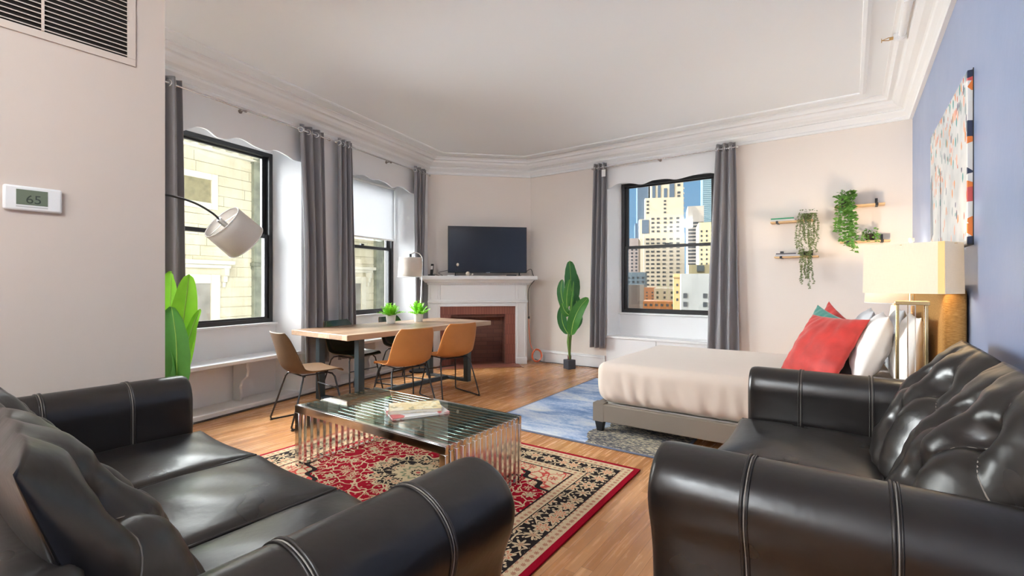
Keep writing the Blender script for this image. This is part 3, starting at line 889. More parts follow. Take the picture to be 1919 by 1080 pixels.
# others
city('glass_skyscraper', 'blue green glass skyscraper at the right edge of the city window', px(612), px(720), py(-200), 420, 30, mat('teal_tower_glass', (0.050, 0.097, 0.126), .3), 1, 24, py(30), py(370), mat('pale_glass_band', (0.126, 0.176, 0.202), .3), 1.0, .35)
city('banded_office_tower', 'flat topped office tower with dark horizontal window bands', px(503), px(612), py(255), 360, 30, mat('grey_beige_stone', (0.218, 0.193, 0.168), .8), 1, 13, py(365), py(690), None, .97, .5)
city('yellow_stone_tower', 'narrow pale yellow tower with paired windows right of the banded one', px(585), px(725), py(372), 250, 25, mat('yellow_stone', (0.286, 0.244, 0.151), .8), 4, 8, py(420), py(690), None, .35, .42)
city('pink_office_block', 'pinkish grey office block left of the cream tower', px(20), px(140), py(490), 270, 20, mat('pink_grey_stone', (0.176, 0.139, 0.126), .8), 4, 8, py(560), py(760), None, .4, .5)
city('slate_roof_block', 'blue grey low block beneath the pink office block', px(20), px(188), py(735), 200, 20, mat('slate_blue', (0.067, 0.092, 0.113), .7), 5, 2, py(760), py(820), None, .4, .5)
city('grey_warehouse', 'plain grey building at the lower left of the city window', px(0), px(180), py(825), 182, 12, mat('grey_concrete', (0.126, 0.122, 0.118), .8), 0)
city('orange_brick_building', 'orange brick building with pale upper floor below the cream tower', px(180), px(405), py(945), 150, 14, mat('orange_brick', (0.231, 0.092, 0.034), .85), 6, 1, py(960), py(985), None, .5, .7)
city('white_roof_house', 'pale stone rooftop building behind the orange brick one', px(258), px(405), py(850), 160, 12, mat('white_stone', (0.277, 0.252, 0.210), .85), 3, 2, py(865), py(935), None, .3, .5)
city('brick_chimney_block', 'narrow orange brick block left of the pale rooftop', px(185), px(262), py(845), 170, 12, mat('orange_brick2', (0.202, 0.084, 0.038), .85), 2, 3, py(870), py(940), None, .3, .4)
g_ = city('gold_stone_building', 'golden stone building with small cornice at the lower right of the city window', px(402), px(545), py(745), 130, 18, mat('gold_stone', (0.294, 0.197, 0.084), .85), 3, 3, py(800), py(960), None, .3, .35)
sc = 130 / 888.0
zt = 1.25 + (531.5 - py(770)) * sc - GZ
MB().box(-71 * .2592 * sc - .2, -.35, zt - .25, 71 * .2592 * sc + .2, .2, zt).obj('cornice', mat('gold_stone_dark', (0.189, 0.118, 0.050), .8), parent=g_)
city('grey_side_building', 'grey flat walled building with a few dark windows at the lower right', px(460), px(760), py(745), 115, 9, mat('grey_plaster', (0.151, 0.155, 0.155), .85, var=(.1, .2)), 0)
gs = [o for o in bpy.data.objects if o.name.startswith('grey_side_building')][0]
sc = 115 / 888.0
for (x, y) in ((488, 905), (622, 905), (488, 968), (622, 968)):
    w = 13 * .2592 * sc
    MB().box(-w, -.15, -w * 1.3, w, .2, w * 1.3).obj('window', M_dkwin, parent=gs, loc=((x - 610) * .2592 * sc, 0, 1.25 + (531.5 - py(y)) * sc - GZ))
r_ = city('rooftop_plant_house', 'yellowish rooftop building with a dark louvred unit', px(512), px(690), py(680), 170, 10, mat('pale_yellow_plaster', (0.260, 0.235, 0.151), .85), 0)
sc = 170 / 888.0
MB().box(-34 * .2592 * sc, -1.2, 1.25 + (531.5 - py(728)) * sc - GZ, 14 * .2592 * sc, .2, 1.25 + (531.5 - py(685)) * sc - GZ).obj('louvre_unit', mat('dark_blue_louvre', (0.029, 0.046, 0.063), .5), parent=r_)
# unseen slab, added only to cast shade on the cream tower's foot
sl = thing('shadow_slab', 'unseen plain slab added to shade the foot of the cream tower', 'building', (-90, 120, GZ), 0)
MB().box(-26, 0, 0, 26, 25, 151).obj('wall', cm('shadow_slab_surface', (0.210, 0.189, 0.168)), parent=sl)

# ================================================================ SOFAS
def rounded_box(w, d, h, r, n=(14, 14, 6), disp=None):
    """box centred on the origin with rounded edges"""
    def t(i, k, half, r):
        # denser near the edges
        q = -1 + 2 * i / k
        return half * (1 - (1 - abs(q)) ** 1.6) * (1 if q > 0 else -1) if abs(q) > 1e-9 else 0.0
    X = [t(i, n[0], w / 2, r) for i in range(n[0] + 1)]
    Y = [t(i, n[1], d / 2, r) for i in range(n[1] + 1)]
    Z = [t(i, n[2], h / 2, r) for i in range(n[2] + 1)]
    def push(p):
        p = Vector(p); q = Vector((max(-w / 2 + r, min(w / 2 - r, p.x)), max(-d / 2 + r, min(d / 2 - r, p.y)), max(-h / 2 + r, min(h / 2 - r, p.z))))
        v = p - q
        p2 = q + v.normalized() * r if v.length > 1e-9 else p
        return tuple(disp(p2) if disp else p2)
    m_ = MB()
    def face(A, B, fn):
        vs = [push(fn(a, b)) for a in A for b in B]; W = len(B)
        m_.add(vs, [(i * W + j, (i + 1) * W + j, (i + 1) * W + j + 1, i * W + j + 1) for i in range(len(A) - 1) for j in range(W - 1)])
    for sgn in (-1, 1):
        face(X, Y, lambda a, b: (a, b, sgn * h / 2)); face(X, Z, lambda a, b: (a, sgn * d / 2, b)); face(Y, Z, lambda a, b: (sgn * w / 2, a, b))
    return m_

def make_sofa(label, loc, rotz, L, ncush, seed=0):
    rn = random.Random(seed)
    t = thing('leather_sofa', label, 'sofa', loc, rotz)
    aw = .24; D = 1.0
    prof = smooth_profile([(.235, .08), (.24, .30), (.24, .56), (.236, .65), (.205, .715), (.145, .745), (.075, .735), (.02, .70), (-.012, .645), (-.008, .58), (.022, .50), (.042, .40), (.050, .25), (.052, .06)], 4)
    n = len(prof)
    for side in (0, 1):
        T = (lambda x: x) if side == 0 else (lambda x: L - x)
        m_ = MB(); ys = [0.0, .006, .02, .04] + [.04 + (D - .06) * i / 14 for i in range(1, 14)] + [D - .02, D]
        cx, cz = .14, .42; vs = []
        for y in ys:
            e = 1.0
            if y < .04: e = 1 - .055 * (1 - sqrt(max(0, 1 - ((.04 - y) / .04) ** 2)))
            for (x, z) in prof: vs.append((T(cx + (x - cx) * (1 - (1 - e) * 3.2)), y, cz + (z - cz) * e if z > cz else z))
        fs = []
        for i in range(len(ys) - 1):
            for j in range(n - 1): fs.append((i * n + j, (i + 1) * n + j, (i + 1) * n + j + 1, i * n + j + 1))
            fs.append((i * n + n - 1, (i + 1) * n + n - 1, (i + 1) * n, i * n))
        fs.append(tuple(range(n))); fs.append(tuple((len(ys) - 1) * n + j for j in range(n)))
        m_.add(vs, fs)
        arm = m_.obj('armrest', M_leather, parent=t, smooth='auto')
        for y in (.26, .58):
            def off(o_):
                out = []
                for j in range(n):
                    a = Vector(prof[max(j - 1, 0)]); b = Vector(prof[min(j + 1, n - 1)]); tt = (b - a).normalized()
                    nn = Vector((-tt.y, tt.x)); c = Vector(prof[j])
                    if nn.dot(c - Vector((cx, cz))) < 0: nn = -nn
                    out.append(c + nn * o_)
                return out
            o1 = off(.0015)
            pts = [(T(p.x), y, p.y) for p in o1 if True][4:-1]
            MB().tube(pts, .0048, 6).tube([(p[0], p[1] + .015, p[2]) for p in pts], .003, 6).obj('seam', M_piping, parent=arm, smooth=True)
            MB().tube([(p[0], p[1] + .0085, p[2]) for p in [(T(q.x), y, q.y) for q in off(.002)][4:-1]], .0016, 5).obj('stitching', M_thread, parent=arm)
    # base, front rail, feet, back
    MB().box(aw - .02, .03, .07, L - aw + .02, D - .05, .29).obj('base', M_leather, parent=t, bevel=.02)
    rb = rounded_box(L - 2 * aw + .0, .12, .19, .05, (20, 6, 8)); rb.xf(Matrix.Translation((L / 2, .0, .20))).obj('front_rail', M_leather, parent=t, smooth=True, weld=True)
    for fx in (.10, L - .10):
        for fy in (.07, D - .07): MB().prism([(-.03, -.03), (.03, -.03), (.03, .03), (-.03, .03)], 0, .08).obj('leg', M_blackplastic, parent=t, loc=(fx, fy, 0), bevel=.004)
    m_ = rounded_box(L - 2 * aw + .06, .15, .76, .06, (16, 5, 10)).xf(Matrix.Translation((L / 2, D - .075, .44)))
    m_.obj('back_frame', M_leather, parent=t, smooth=True, weld=True)
    w = (L - 2 * aw) / ncush
    for i in range(ncush):
        x0 = aw + w * i; ph = rn.random() * 6
        def dsp(p):
            u = p.x / (w / 2); v = p.y / .33
            f = max(0, 1 - u * u) ** .7 * max(0, 1 - v * v) ** .7
            if p.z > 0:
                p.z += .030 * f + .0035 * sin(9 * p.x + 13 * p.y + ph) * f + .003 * sin(17 * p.x - 21 * p.y + ph * 2) * f
                # drooping front edge, dipped between the corners
                p.z -= .014 * max(0, -v) ** 3 * (1 - u * u) * 1.2
            if p.y < -.2: p.y += .012 * (1 - u * u)
            return p
        cu = rounded_box(w - .008, .66, .165, .028, (18, 18, 6), dsp).xf(Matrix.Translation((x0 + w / 2, .285, .372)))
        c = cu.obj('seat_cushion', M_leather, parent=t, smooth=True, weld=True)
        # welt along the top edge
        a, b = w / 2 - .012, .33 - .010
        path = []
        for (p, q) in (((-a, -b), (a, -b)), ((a, -b), (a, b)), ((a, b), (-a, b)), ((-a, b), (-a, -b))):
            for s_ in range(8):
                f = s_ / 8; ux = (p[0] + (q[0] - p[0]) * f) / a; vy = (p[1] + (q[1] - p[1]) * f) / b
                dip = max(0, 1 - ux * ux) * max(0, -vy) ** 3
                path.append((x0 + w / 2 + ux * a, .285 + vy * b + (.010 + .012 * (1 - ux * ux) if vy < -.6 else 0), .447 - .0168 * dip))
        MB().tube(path, .0055, 6, closed=True).obj('piping', M_piping, parent=c, smooth=True)
        # ---- tufted back cushion
        rows = [(.70, (.22, .5, .78)), (.34, (.36, .64))]
        btn = [(u, v) for v, us in rows for u in us]
        segs = []
        for (u, v) in [(q, .70) for q in (.22, .5, .78)]:
            segs.append(((u, v), (u + (.06 if u < .4 else -.06 if u > .6 else 0), 1.0)))
            for q in (.36, .64):
                if abs(q - u) < .2: segs.append(((u, v), (q, .34)))
        for q in (.36, .64): segs.append(((q, .34), (q + (-.10 if q < .5 else .10), 0.0)))
        segs.append(((.22, .70), (.0, .42))); segs.append(((.78, .70), (1.0, .42)))
        H = .66
        def front(u, v, o_=0.0):
            e = max(0.0, 1 - abs(2 * u - 1) ** 2.7) ** .5
            base_ = Vector((0, .60, .425)); top = Vector((0, .925, .985))
            nrm = Vector((0, -.87, .5)).normalized()
            bulge = .125 * (max(0, sin(pi * min(1, v * .93 + .045))) ** .65)
            dd = 0
            X = u * w; Y = v * H
            for (bu, bv) in btn:
                r2 = (X - bu * w) ** 2 + (Y - bv * H) ** 2
                dd += .050 * exp(-r2 / (2 * .030 ** 2)) + .030 * exp(-r2 / (2 * .07 ** 2))
            for (A, B) in segs:
                ax, ay, bx, by = A[0] * w, A[1] * H, B[0] * w, B[1] * H
                tt = max(0, min(1, ((X - ax) * (bx - ax) + (Y - ay) * (by - ay)) / ((bx - ax) ** 2 + (by - ay) ** 2)))
                q = sqrt((X - ax - tt * (bx - ax)) ** 2 + (Y - ay - tt * (by - ay)) ** 2)
                dd = max(dd, 0) + (.020 * exp(-q / .012) + .014 * exp(-q * q / (2 * .03 ** 2))) * (1 - .35 * tt)
            wr = .020 * (mnoise.noise(Vector((X * 5 + ph, Y * 9, .3))) ) * .35 + .005 * mnoise.noise(Vector((X * 11 + ph, Y * 26, 1.3))) + .0035 * sin(31 * X + 7 * Y + ph) * sin(11 * X - 19 * Y) + .003 * sin(60 * X * (1 + .3 * v) + ph * 3) * max(0, v - .6)
            dd = min(dd, .10)
            P_ = base_.lerp(top, v) + nrm * ((bulge - dd * min(1, bulge / .09) + wr) * e + o_)
            mid = Vector((0, .77 + .17 * v, .435 + .53 * v))
            q = mid.lerp(P_, .04 + .96 * e)
            sx = .5 + (u - .5) * (1 - .03 * (1 - sin(pi * v)))
            return Vector((x0 + .004 + sx * (w - .008), q.y, q.z))
        def rear(u, v):
            e = max(0.0, 1 - abs(2 * u - 1) ** 2.7) ** .5
            P_ = Vector((0, .845 + .10 * v - .0, .43 + .545 * v))
            mid = Vector((0, .77 + .17 * v, .435 + .53 * v))
            q = mid.lerp(P_, .04 + .96 * e)
            sx = .5 + (u - .5) * (1 - .03 * (1 - sin(pi * v)))
            return Vector((x0 + .004 + sx * (w - .008), q.y, q.z))
        m_ = MB()
        NV = 64; NR = 10
        def loop(u, q):
            k_ = q * (NV + NR)
            if k_ <= NV: return tuple(front(u, k_ / NV))
            return tuple(rear(u, 1 - (k_ - NV - .5) / NR))
        nu = 64; W_ = NV + NR
        vs = []; fs = []
        for i2 in range(nu + 1):
            for j in range(W_): vs.append(loop(.5 * i2 / nu + .5 * (.5 - .5 * cos(pi * i2 / nu)), j / W_))
        for i2 in range(nu):
            for j in range(W_): fs.append((i2 * W_ + j, (i2 + 1) * W_ + j, (i2 + 1) * W_ + (j + 1) % W_, i2 * W_ + (j + 1) % W_))
        fs.append(tuple(range(W_))); fs.append(tuple(nu * W_ + j for j in range(W_)))
        m_.add(vs, fs)
        bc = m_.obj('back_cushion', M_leather, parent=t, smooth=True)
        for (A, B) in segs:
            pts = [tuple(front(A[0] + (B[0] - A[0]) * f, A[1] + (B[1] - A[1]) * f, .001)) for f in [q / 12 for q in range(0, 11)]]
            MB().tube(pts, .0022, 5).obj('stitching', M_thread, parent=bc, smooth=True)
    return t

sofa_l = make_sofa('three seat dark leather sofa at the left with its back to the viewer', (-.76, 1.08, 0), pi, 2.36, 3, 1)
sofa_r = make_sofa('two seat dark leather sofa at the right against the blue wall', (-.50, 3.34, 0), -pi / 2, 1.95, 2, 7)

# ================================================================ RUGS
rug = tag(rounded_box(2.36, 1.76, .012, .005, (20, 16, 2)).obj('persian_rug', persian_mat(1.18, .88), loc=(-2.30, 2.16, .008), weld=True, smooth='auto', rot=(0, 0, radians(1.2))), 'red and cream persian patterned rug beneath the chrome coffee table', 'rug')
brug = tag(rounded_box(1.70, 2.40, .010, .004, (16, 20, 2)).obj('distressed_rug', blue_rug_mat(), loc=(-1.86, 4.52, .006), weld=True, smooth='auto', rot=(0, 0, radians(1.0))), 'distressed blue and beige rug reaching under the bed', 'rug')

# ================================================================ COFFEE TABLE
ct = thing('coffee_table', 'chrome slatted coffee table with a clear glass top on the persian rug', 'table', (-2.375, 2.10, .014))
hx, hy, Hc = .70, .34, .405
NB = 15
for i in range(NB):
    y = -hy + 2 * hy * i / (NB - 1)
    edge = i in (0, NB - 1)
    w_ = .011; dpt = .032 if not edge else .045
    y = max(-hy + w_, min(hy - w_, y))
    m_ = MB()
    m_.box(-hx, y - w_, Hc - dpt, hx, y + w_, Hc)
    m_.box(-hx, y - w_, 0, -hx + .045, y + w_, Hc - dpt)
    m_.box(hx - .045, y - w_, 0, hx, y + w_, Hc - dpt)
    m_.obj('bar', M_chrome, parent=ct, bevel=.0015, seg=1)
for x0_ in (-hx + .01, hx - .04): MB().box(x0_, -hy, .0, x0_ + .03, hy, .010).obj('foot_bar', M_chrome, parent=ct)
MB().box(-.03, -hy + .02, Hc - .03, .03, hy - .02, Hc - .012).box(-hx + .2, -hy + .02, Hc - .03, -hx + .23, hy - .02, Hc - .012).box(hx - .23, -hy + .02, Hc - .03, hx - .2, hy - .02, Hc - .012).obj('cross_bar', M_chrome, parent=ct)
m_g = bpy.data.materials.new('clear_table_glass'); m_g.use_nodes = True
g = G(m_g)
tr = g.N.new('ShaderNodeBsdfTransparent'); tr.inputs[0].default_value = (.80, .88, .85, 1)
gl = g.N.new('ShaderNodeBsdfGlossy'); gl.inputs['Roughness'].default_value = 0.01
mx = g.N.new('ShaderNodeMixShader')
g.L.new(thin_fresnel(g), mx.inputs[0]); g.L.new(tr.outputs[0], mx.inputs[1]); g.L.new(gl.outputs[0], mx.inputs[2]); g.L.new(mx.outputs[0], g.N['Material Output'].inputs[0])
MB().box(-hx + .012, -hy + .026, Hc + .001, hx - .012, hy - .026, Hc + .007).obj('glass_top', m_g, parent=ct)
MB().box(-hx, -hy, Hc - .001, hx, -hy + .024, Hc + .006).box(-hx, hy - .024, Hc - .001, hx, hy, Hc + .006).obj('rim', M_chrome, parent=ct, bevel=.001, seg=1)

def book(label, loc, rotz, w, d, h, cover, group=None, spine=None, parent=None, cm2=None):
    t = thing('book', label, 'book', loc, rotz, group)
    MB().box(-w / 2, -d / 2, 0, w / 2, d / 2, .002).box(-w / 2, -d / 2, h - .002, w / 2, d / 2, h).box(-w / 2, -d / 2, 0, -w / 2 + .003, d / 2, h).obj('cover', cover, parent=t)
    MB().box(-w / 2 + .003, -d / 2 + .003, .002, w / 2 - .004, d / 2 - .003, h - .002).obj('pages', M_paper, parent=t)
    return t
def cover_art(name, base, accents, scale=14):
    m = bpy.data.materials.new(name); m.use_nodes = True; g = G(m)
    v = g.vor(g.obj(), scale, 'Color'); sx, sy, sz = g.sep(v)
    n = g.noise(g.obj(), scale * 1.3, 3)
    c = g.mix(g.gt(sx, .72), base, accents[0]); c = g.mix(g.gt(sy, .82), c, accents[1])
    c = g.mix(g.gt(n, .58), c, accents[2])
    g.color(c); g.b.inputs['Roughness'].default_value = .3
    return m
zt_ = .014 + Hc + .0075
book('white magazine with a pink spine lying under the yellow book on the coffee table', (-2.26, 2.11, zt_), radians(62), .36, .25, .012, cover_art('white_magazine_cover', (.80, .80, .78), ((.62, .12, .12), (.8, .8, .8), (.86, .84, .8))))
book('cream and yellow illustrated book lying on top of the white magazine', (-2.30, 2.13, zt_ + .0125), radians(50), .33, .20, .020, cover_art('yellow_book_cover', (.76, .62, .34), ((.80, .74, .56), (.42, .36, .20), (.86, .78, .55)), 22))

# ================================================================ DINING TABLE AND CHAIRS
dt = thing('dining_table', 'rustic wooden dining table on dark metal frames by the windows', 'table', (-4.34, 3.80, 0), radians(-.3))
MB().box(-.49, -1.075, .705, .49, 1.10, .76).obj('tabletop', M_tablewood, parent=dt, bevel=.005)
for yy in (-.83, .80):
    m_ = MB().box(-.375, yy - .035, 0.0, -.305, yy + .035, .69).box(.305, yy - .035, 0, .375, yy + .035, .69).box(-.305, yy - .035, 0, .305, yy + .035, .03).box(-.375, yy - .035, .69, .375, yy + .035, .705)
    m_.obj('leg_frame', M_steel, parent=dt, bevel=.003)
MB().box(-.03, -.795, .0, .03, .765, .045).obj('stretcher', M_steel, parent=dt, bevel=.003)

def make_chair(label, inner, outer, loc, rotz, group):
    t = thing('dining_chair', label, 'chair', loc, rotz, group)
    t.scale = (1.06, 1.06, 1.0)
    # local: faces -y ; profile from seat front to the top of the back: (y, z, half width, side curl)
    P_ = smooth_profile([(-.225, .445, .200, .0), (-.19, .465, .215, .008), (-.08, .455, .228, .022), (.05, .445, .232, .036), (.14, .455, .232, .055), (.195, .505, .230, .07), (.222, .58, .226, .065), (.245, .68, .215, .05), (.268, .77, .195, .035), (.282, .822, .165, .02)], 4)
    m = len(P_)
    def fn(u, v):
        i = v * (m - 1); a = P_[int(i)]; y, z, hw, cu = a
        q = 2 * u - 1
        b = P_[min(int(i) + 1, m - 1)]; c = P_[max(int(i) - 1, 0)]
        tg = Vector((0, b[0] - c[0], b[1] - c[1])).normalized(); nn = Vector((0, -tg.z, tg.y))
        lift = cu * abs(q) ** 2.4
        p = Vector((hw * q * (1 - .05 * q * q), y, z)) + nn * lift
        return tuple(p)
    m_ = MB().grid(fn, 16, m - 1)
    sh = m_.obj('shell_seat', inner, parent=t, smooth=True, solid=.012)
    if outer:
        sh.data.materials.append(outer)
        sh.modifiers['solid'].material_offset = 1
        sh.modifiers['solid'].material_offset_rim = 1
        # make sure the inside colour faces the sitter
        me = sh.data
        mid = me.polygons[len(me.polygons) // 2]
        if mid.normal.dot(Vector((0, -.3, 1))) < 0: me.flip_normals()
    md = sh.modifiers.new('sub', 'SUBSURF'); md.levels = 1; md.render_levels = 1
    R_ = .0075
    for s_ in (-1, 1):
        path = [(s_ * .10, -.12, .432), (s_ * .155, -.135, .430), (s_ * .178, -.15, .40), (s_ * .205, -.185, .20), (s_ * .225, -.215, .03), (s_ * .225, -.205, .009), (s_ * .226, -.15, .008), (s_ * .226, .20, .008), (s_ * .225, .225, .012), (s_ * .223, .232, .03), (s_ * .205, .18, .20), (s_ * .178, .125, .40), (s_ * .155, .11, .430), (s_ * .10, .10, .432)]
        MB().tube(path, R_, 8).obj('leg', M_black, parent=t, smooth=True)
        MB().tube([(s_ * .226, .215, 0), (s_ * .226, .235, 0.004)], .010, 8).obj('foot_pad', M_blackplastic, parent=t)
    MB().tube([(-.16, -.125, .431), (.16, -.125, .431)], R_, 8).tube([(-.16, .10, .431), (.16, .10, .431)], R_, 8).tube([(-.12, -.125, .433), (-.12, .10, .433)], .006, 6).tube([(.12, -.125, .433), (.12, .10, .433)], .006, 6).obj('seat_support', M_black, parent=t, smooth=True)
    MB().tube([(-.192, -.168, .29), (.192, -.168, .29)], .006, 8).obj('stretcher', M_black, parent=t, smooth=True)
    return t
# faces -y locally: rotation makes it face the table
make_chair('tan leather dining chair, coloured darker as in shade, at the near head of the table', M_tan_shaded, None, (-4.05, 2.45, 0), pi + radians(-8), 'dining chairs around the wooden table')
c4 = make_chair('tan leather dining chair, the nearer of the two with backs to the room', M_tan, None, (-3.62, 3.20, 0), -pi / 2 + radians(-14), 'dining chairs around the wooden table')
dup(c4, (-3.66, 3.90, 0), -pi / 2 + radians(-14), 'tan leather dining chair nearer the fireplace, at the far corner of the table')
c2 = make_chair('dark green leather dining chair on the window side, nearer the left', M_green_l, M_tan_shaded, (-4.60, 3.32, 0), pi / 2 + radians(6), 'dining chairs around the wooden table')
dup(c2, (-4.62, 4.10, 0), pi / 2 + radians(6), 'dark green leather dining chair on the window side, nearer the fireplace')

# small potted plants on the table
def tuft_plant(label, loc, seed, group=None, r=.165, h=.16, nl=64, pot_r=.062, pot_h=.105):
    rn = random.Random(seed)
    t = thing('potted_plant', label, 'plant', loc, 0, group)
    MB().lathe([(pot_r * .78, 0), (pot_r * .82, .004), (pot_r, pot_h), (pot_r * .93, pot_h), (pot_r * .9, pot_h - .012)], n=24).obj('pot', M_pot_white, parent=t, smooth='auto')
    MB().lathe([(0.001, 0), (pot_r * .88, 0), (pot_r * .88, .004)], (0, 0, pot_h - .016), 16).obj('soil', M_soil, parent=t)
    m_ = MB()
    for i in range(nl):
        a = rn.random() * 2 * pi; tilt = rn.uniform(.15, 1.15); ln = rn.uniform(.6, 1.0) * sqrt(r * r + h * h) * .85
        d = Vector((cos(a) * sin(tilt), sin(a) * sin(tilt), cos(tilt)))
        side = d.cross(Vector((0, 0, 1))).normalized(); base_ = Vector((cos(a) * .015, sin(a) * .015, pot_h - .02))
        nseg = 5; vs = []; fs = []
        for k_ in range(nseg + 1):
            f = k_ / nseg; c = base_ + d * ln * f + Vector((0, 0, -.35 * ln * f * f * sin(tilt)))
            wd = .017 * sin(pi * min(1, f * .9 + .08)) + .001
            vs += [tuple(c - side * wd), tuple(c + Vector((0, 0, .004)) * 1), tuple(c + side * wd)]
        for k_ in range(nseg):
            q = 3 * k_; fs += [(q, q + 1, q + 4, q + 3), (q + 1, q + 2, q + 5, q + 4)]
        m_.add(vs, fs)
        for f in (.35, .55, .75, .92):        # little side leaflets
            c = base_ + d * ln * f + Vector((0, 0, -.35 * ln * f * f * sin(tilt)))
            for sg in (-1, 1):
                e = c + side * sg * .024 + d * .02 + Vector((0, 0, rn.uniform(0, .012)))
                b2 = c + d * .016
                m_.add([tuple(c), tuple(e), tuple(b2)], [(0, 1, 2)])
    m_.obj('foliage', M_leaf_bright, parent=t, smooth=False)
    return t
tuft_plant('small bright green plant in a white pot on the dining table, the left one', (-4.59, 3.86, .76), 3, 'potted plants on the dining table')
tuft_plant('small bright green plant in a white pot on the dining table, nearer the fireplace', (-4.53, 4.26, .76), 9, 'potted plants on the dining table')

# ================================================================ CURTAINS AND RODS
def rod(label, T, s0, s1, z, off, brackets):
    t = thing('curtain_rod', label, 'curtain rod', T(s0, off, z), 0, 'thin silver curtain rods')
    o = Vector(T(s0, off, z))
    def L_(s_, r, zz): return tuple(Vector(T(s_, r, zz)) - o)
    MB().cyl(L_(s0, off, z), L_(s1, off, z), .009, 10).obj('pole', M_silver, parent=t, smooth='auto')
    for s_ in (s0, s1): MB().ball(L_(s_, off, z), .018, 8).obj('finial', M_silver, parent=t, smooth=True)
    for s_ in brackets:
        MB().cyl(L_(s_, 0, z), L_(s_, off, z), .006, 8).cyl(L_(s_ , 0, z + .0), L_(s_, .006, z), .02, 12).box(*[min(a, b) for a, b in zip(L_(s_ - .006, off - .012, z - .02), L_(s_ + .006, off + .012, z + .0))], *[max(a, b) for a, b in zip(L_(s_ - .006, off - .012, z - .02), L_(s_ + .006, off + .012, z + .0))]).obj('bracket', mat('dull_metal', (.35, .3, .28), .4, metal=.8), parent=t)
def TI(s_, inn, z): return lw(s_, -inn, z)
def TB(x, inn, z): return (x, YR - inn, z)
rod('thin silver curtain rod above the nearer left window', TI, -.35, 1.52, 2.925, .085, (.48,))
rod('thin silver curtain rod above the blind covered window', TI, 1.62, 3.53, 2.925, .085, (2.62,))
rod('thin silver curtain rod above the city view window', TB, -3.10, -1.14, 2.935, .085, (-2.12,))

def curtain(label, T, top, bot, z0=.34, z1=2.985, nf=4, seed=0, amp=.034, mid=None):
    rn = random.Random(seed)
    o = Vector(T(top[0], .085, z0))
    t = thing('grommet_curtain', label, 'curtain', tuple(o), 0, 'grey grommet curtains at the windows')
    ph = rn.random() * 1.2
    def P(u, v):
        f = 1 - v                    # v=1 top
        g_ = f ** .8
        a = top[0] + (bot[0] - top[0]) * g_; b = top[1] + (bot[1] - top[1]) * g_
        if mid:
            w_ = sin(pi * v) ** 2; a += (mid[0]) * w_; b += mid[1] * w_
        uu = u + .018 * sin(2 * pi * (2 * u + 1.3 * v) + ph) * f
        s_ = a + (b - a) * uu
        am = amp * (1 + .25 * sin(3 * v + ph)) * (1 - .12 * f)
        off = .085 + am * sin(2 * pi * nf * u + pi / 2 * 0 + .35 * sin(2.5 * v + ph) * f) + .006 * sin(2 * pi * (nf * 2.3) * u + 5 * v + ph) * f
        return Vector(T(s_, off, z0 + (z1 - z0) * v)) - o
    MB().grid(lambda u, v: tuple(P(u, v)), 110, 40).obj('fabric', M_curtain, parent=t, smooth=True, solid=.004)
    # stitched hem at the foot
    for i in range(nf * 2):
        u = (i + .5) / (nf * 2)
        u = i / (nf * 2) + .001 if i else .02
        c = P(u, 1 - .055 / 2.64 * 1.0)
        c.z = 2.925 - z0 if T is TI else 2.935 - z0
        dd = (P(u + .01, .98) - P(max(0, u - .01), .98)).normalized()
        n = dd.cross(Vector((0, 0, 1))).normalized()
        e1 = dd; e2 = Vector((0, 0, 1))
        ring = [tuple(c + n * .0 + e1 * (.026 * cos(2 * pi * q / 18)) + e2 * (.026 * sin(2 * pi * q / 18))) for q in range(18)]
        MB().tube(ring, .0065, 6, closed=True).obj('grommet', M_silver, parent=t, smooth=True)
    return t
curtain('grey grommet curtain at the left edge of the nearer window, beside the beige wall', TI, (-.32, -.105), (-.32, -.07), nf=2, seed=1)
curtain('grey grommet curtain right of the nearer left window, hanging over the table end', TI, (1.105, 1.44), (1.16, 1.50), nf=3, seed=2, mid=(.03, .0))
curtain('grey grommet curtain left of the blind covered window', TI, (1.655, 1.88), (1.65, 1.95), nf=3, seed=3)
curtain('grey grommet curtain between the blind covered window and the fireplace', TI, (3.135, 3.44), (3.15, 3.33), nf=3, seed=4)
curtain('grey grommet curtain left of the city view window', TB, (-3.075, -2.875), (-3.14, -2.90), z0=.31, z1=3.0, nf=3, seed=5)
curtain('grey grommet curtain right of the city view window', TB, (-1.385, -1.165), (-1.50, -1.12), z0=.31, z1=3.0, nf=3, seed=6)
tg_ = tag(MB().box(-.03, -.002, -.05, .03, .002, .05).obj('care_tag', M_whiteplastic, loc=(-2.90, YR - .135, 2.84)), 'small white tag hanging on the curtain left of the city window', 'tag')

# ================================================================ TV AND MANTEL THINGS
ZM = 1.365
def FL(name, label, cat, a, n, z, rz=0, group=None):
    return thing(name, label, cat, fw(a, n, z), atan2(FT.y, FT.x) + rz, group)
tv = FL('television', 'flat black television standing on the fireplace mantel', 'television', .10, .20, ZM)
MB().box(-.618, -.012, .050, .618, .028, .772).obj('frame', M_blackplastic, parent=tv, bevel=.004)
scr = bpy.data.materials.new('dark_screen'); scr.use_nodes = True
g = G(scr); g.color((.012, .012, .016)); g.b.inputs['Roughness'].default_value = .12; g.b.inputs['Specular IOR Level'].default_value = .8
MB().box(-.610, -.0135, .062, .610, -.011, .765).obj('screen', scr, parent=tv)
MB().box(-.30, .028, .12, .30, .06, .55).obj('back_housing', M_blackplastic, parent=tv, bevel=.01)
for sx in (-.5, .5):
    MB().prism([(-.012, -.11), (.012, -.11), (.012, .10), (-.012, .10)], 0, .010).box(-.010, -.01, .008, .010, .01, .055).obj('foot', M_blackplastic, parent=tv, loc=(sx, 0, 0), bevel=.003)
MB().box(-.03, -.016, .047, .03, -.010, .056).obj('logo_bar', M_silver, parent=tv)
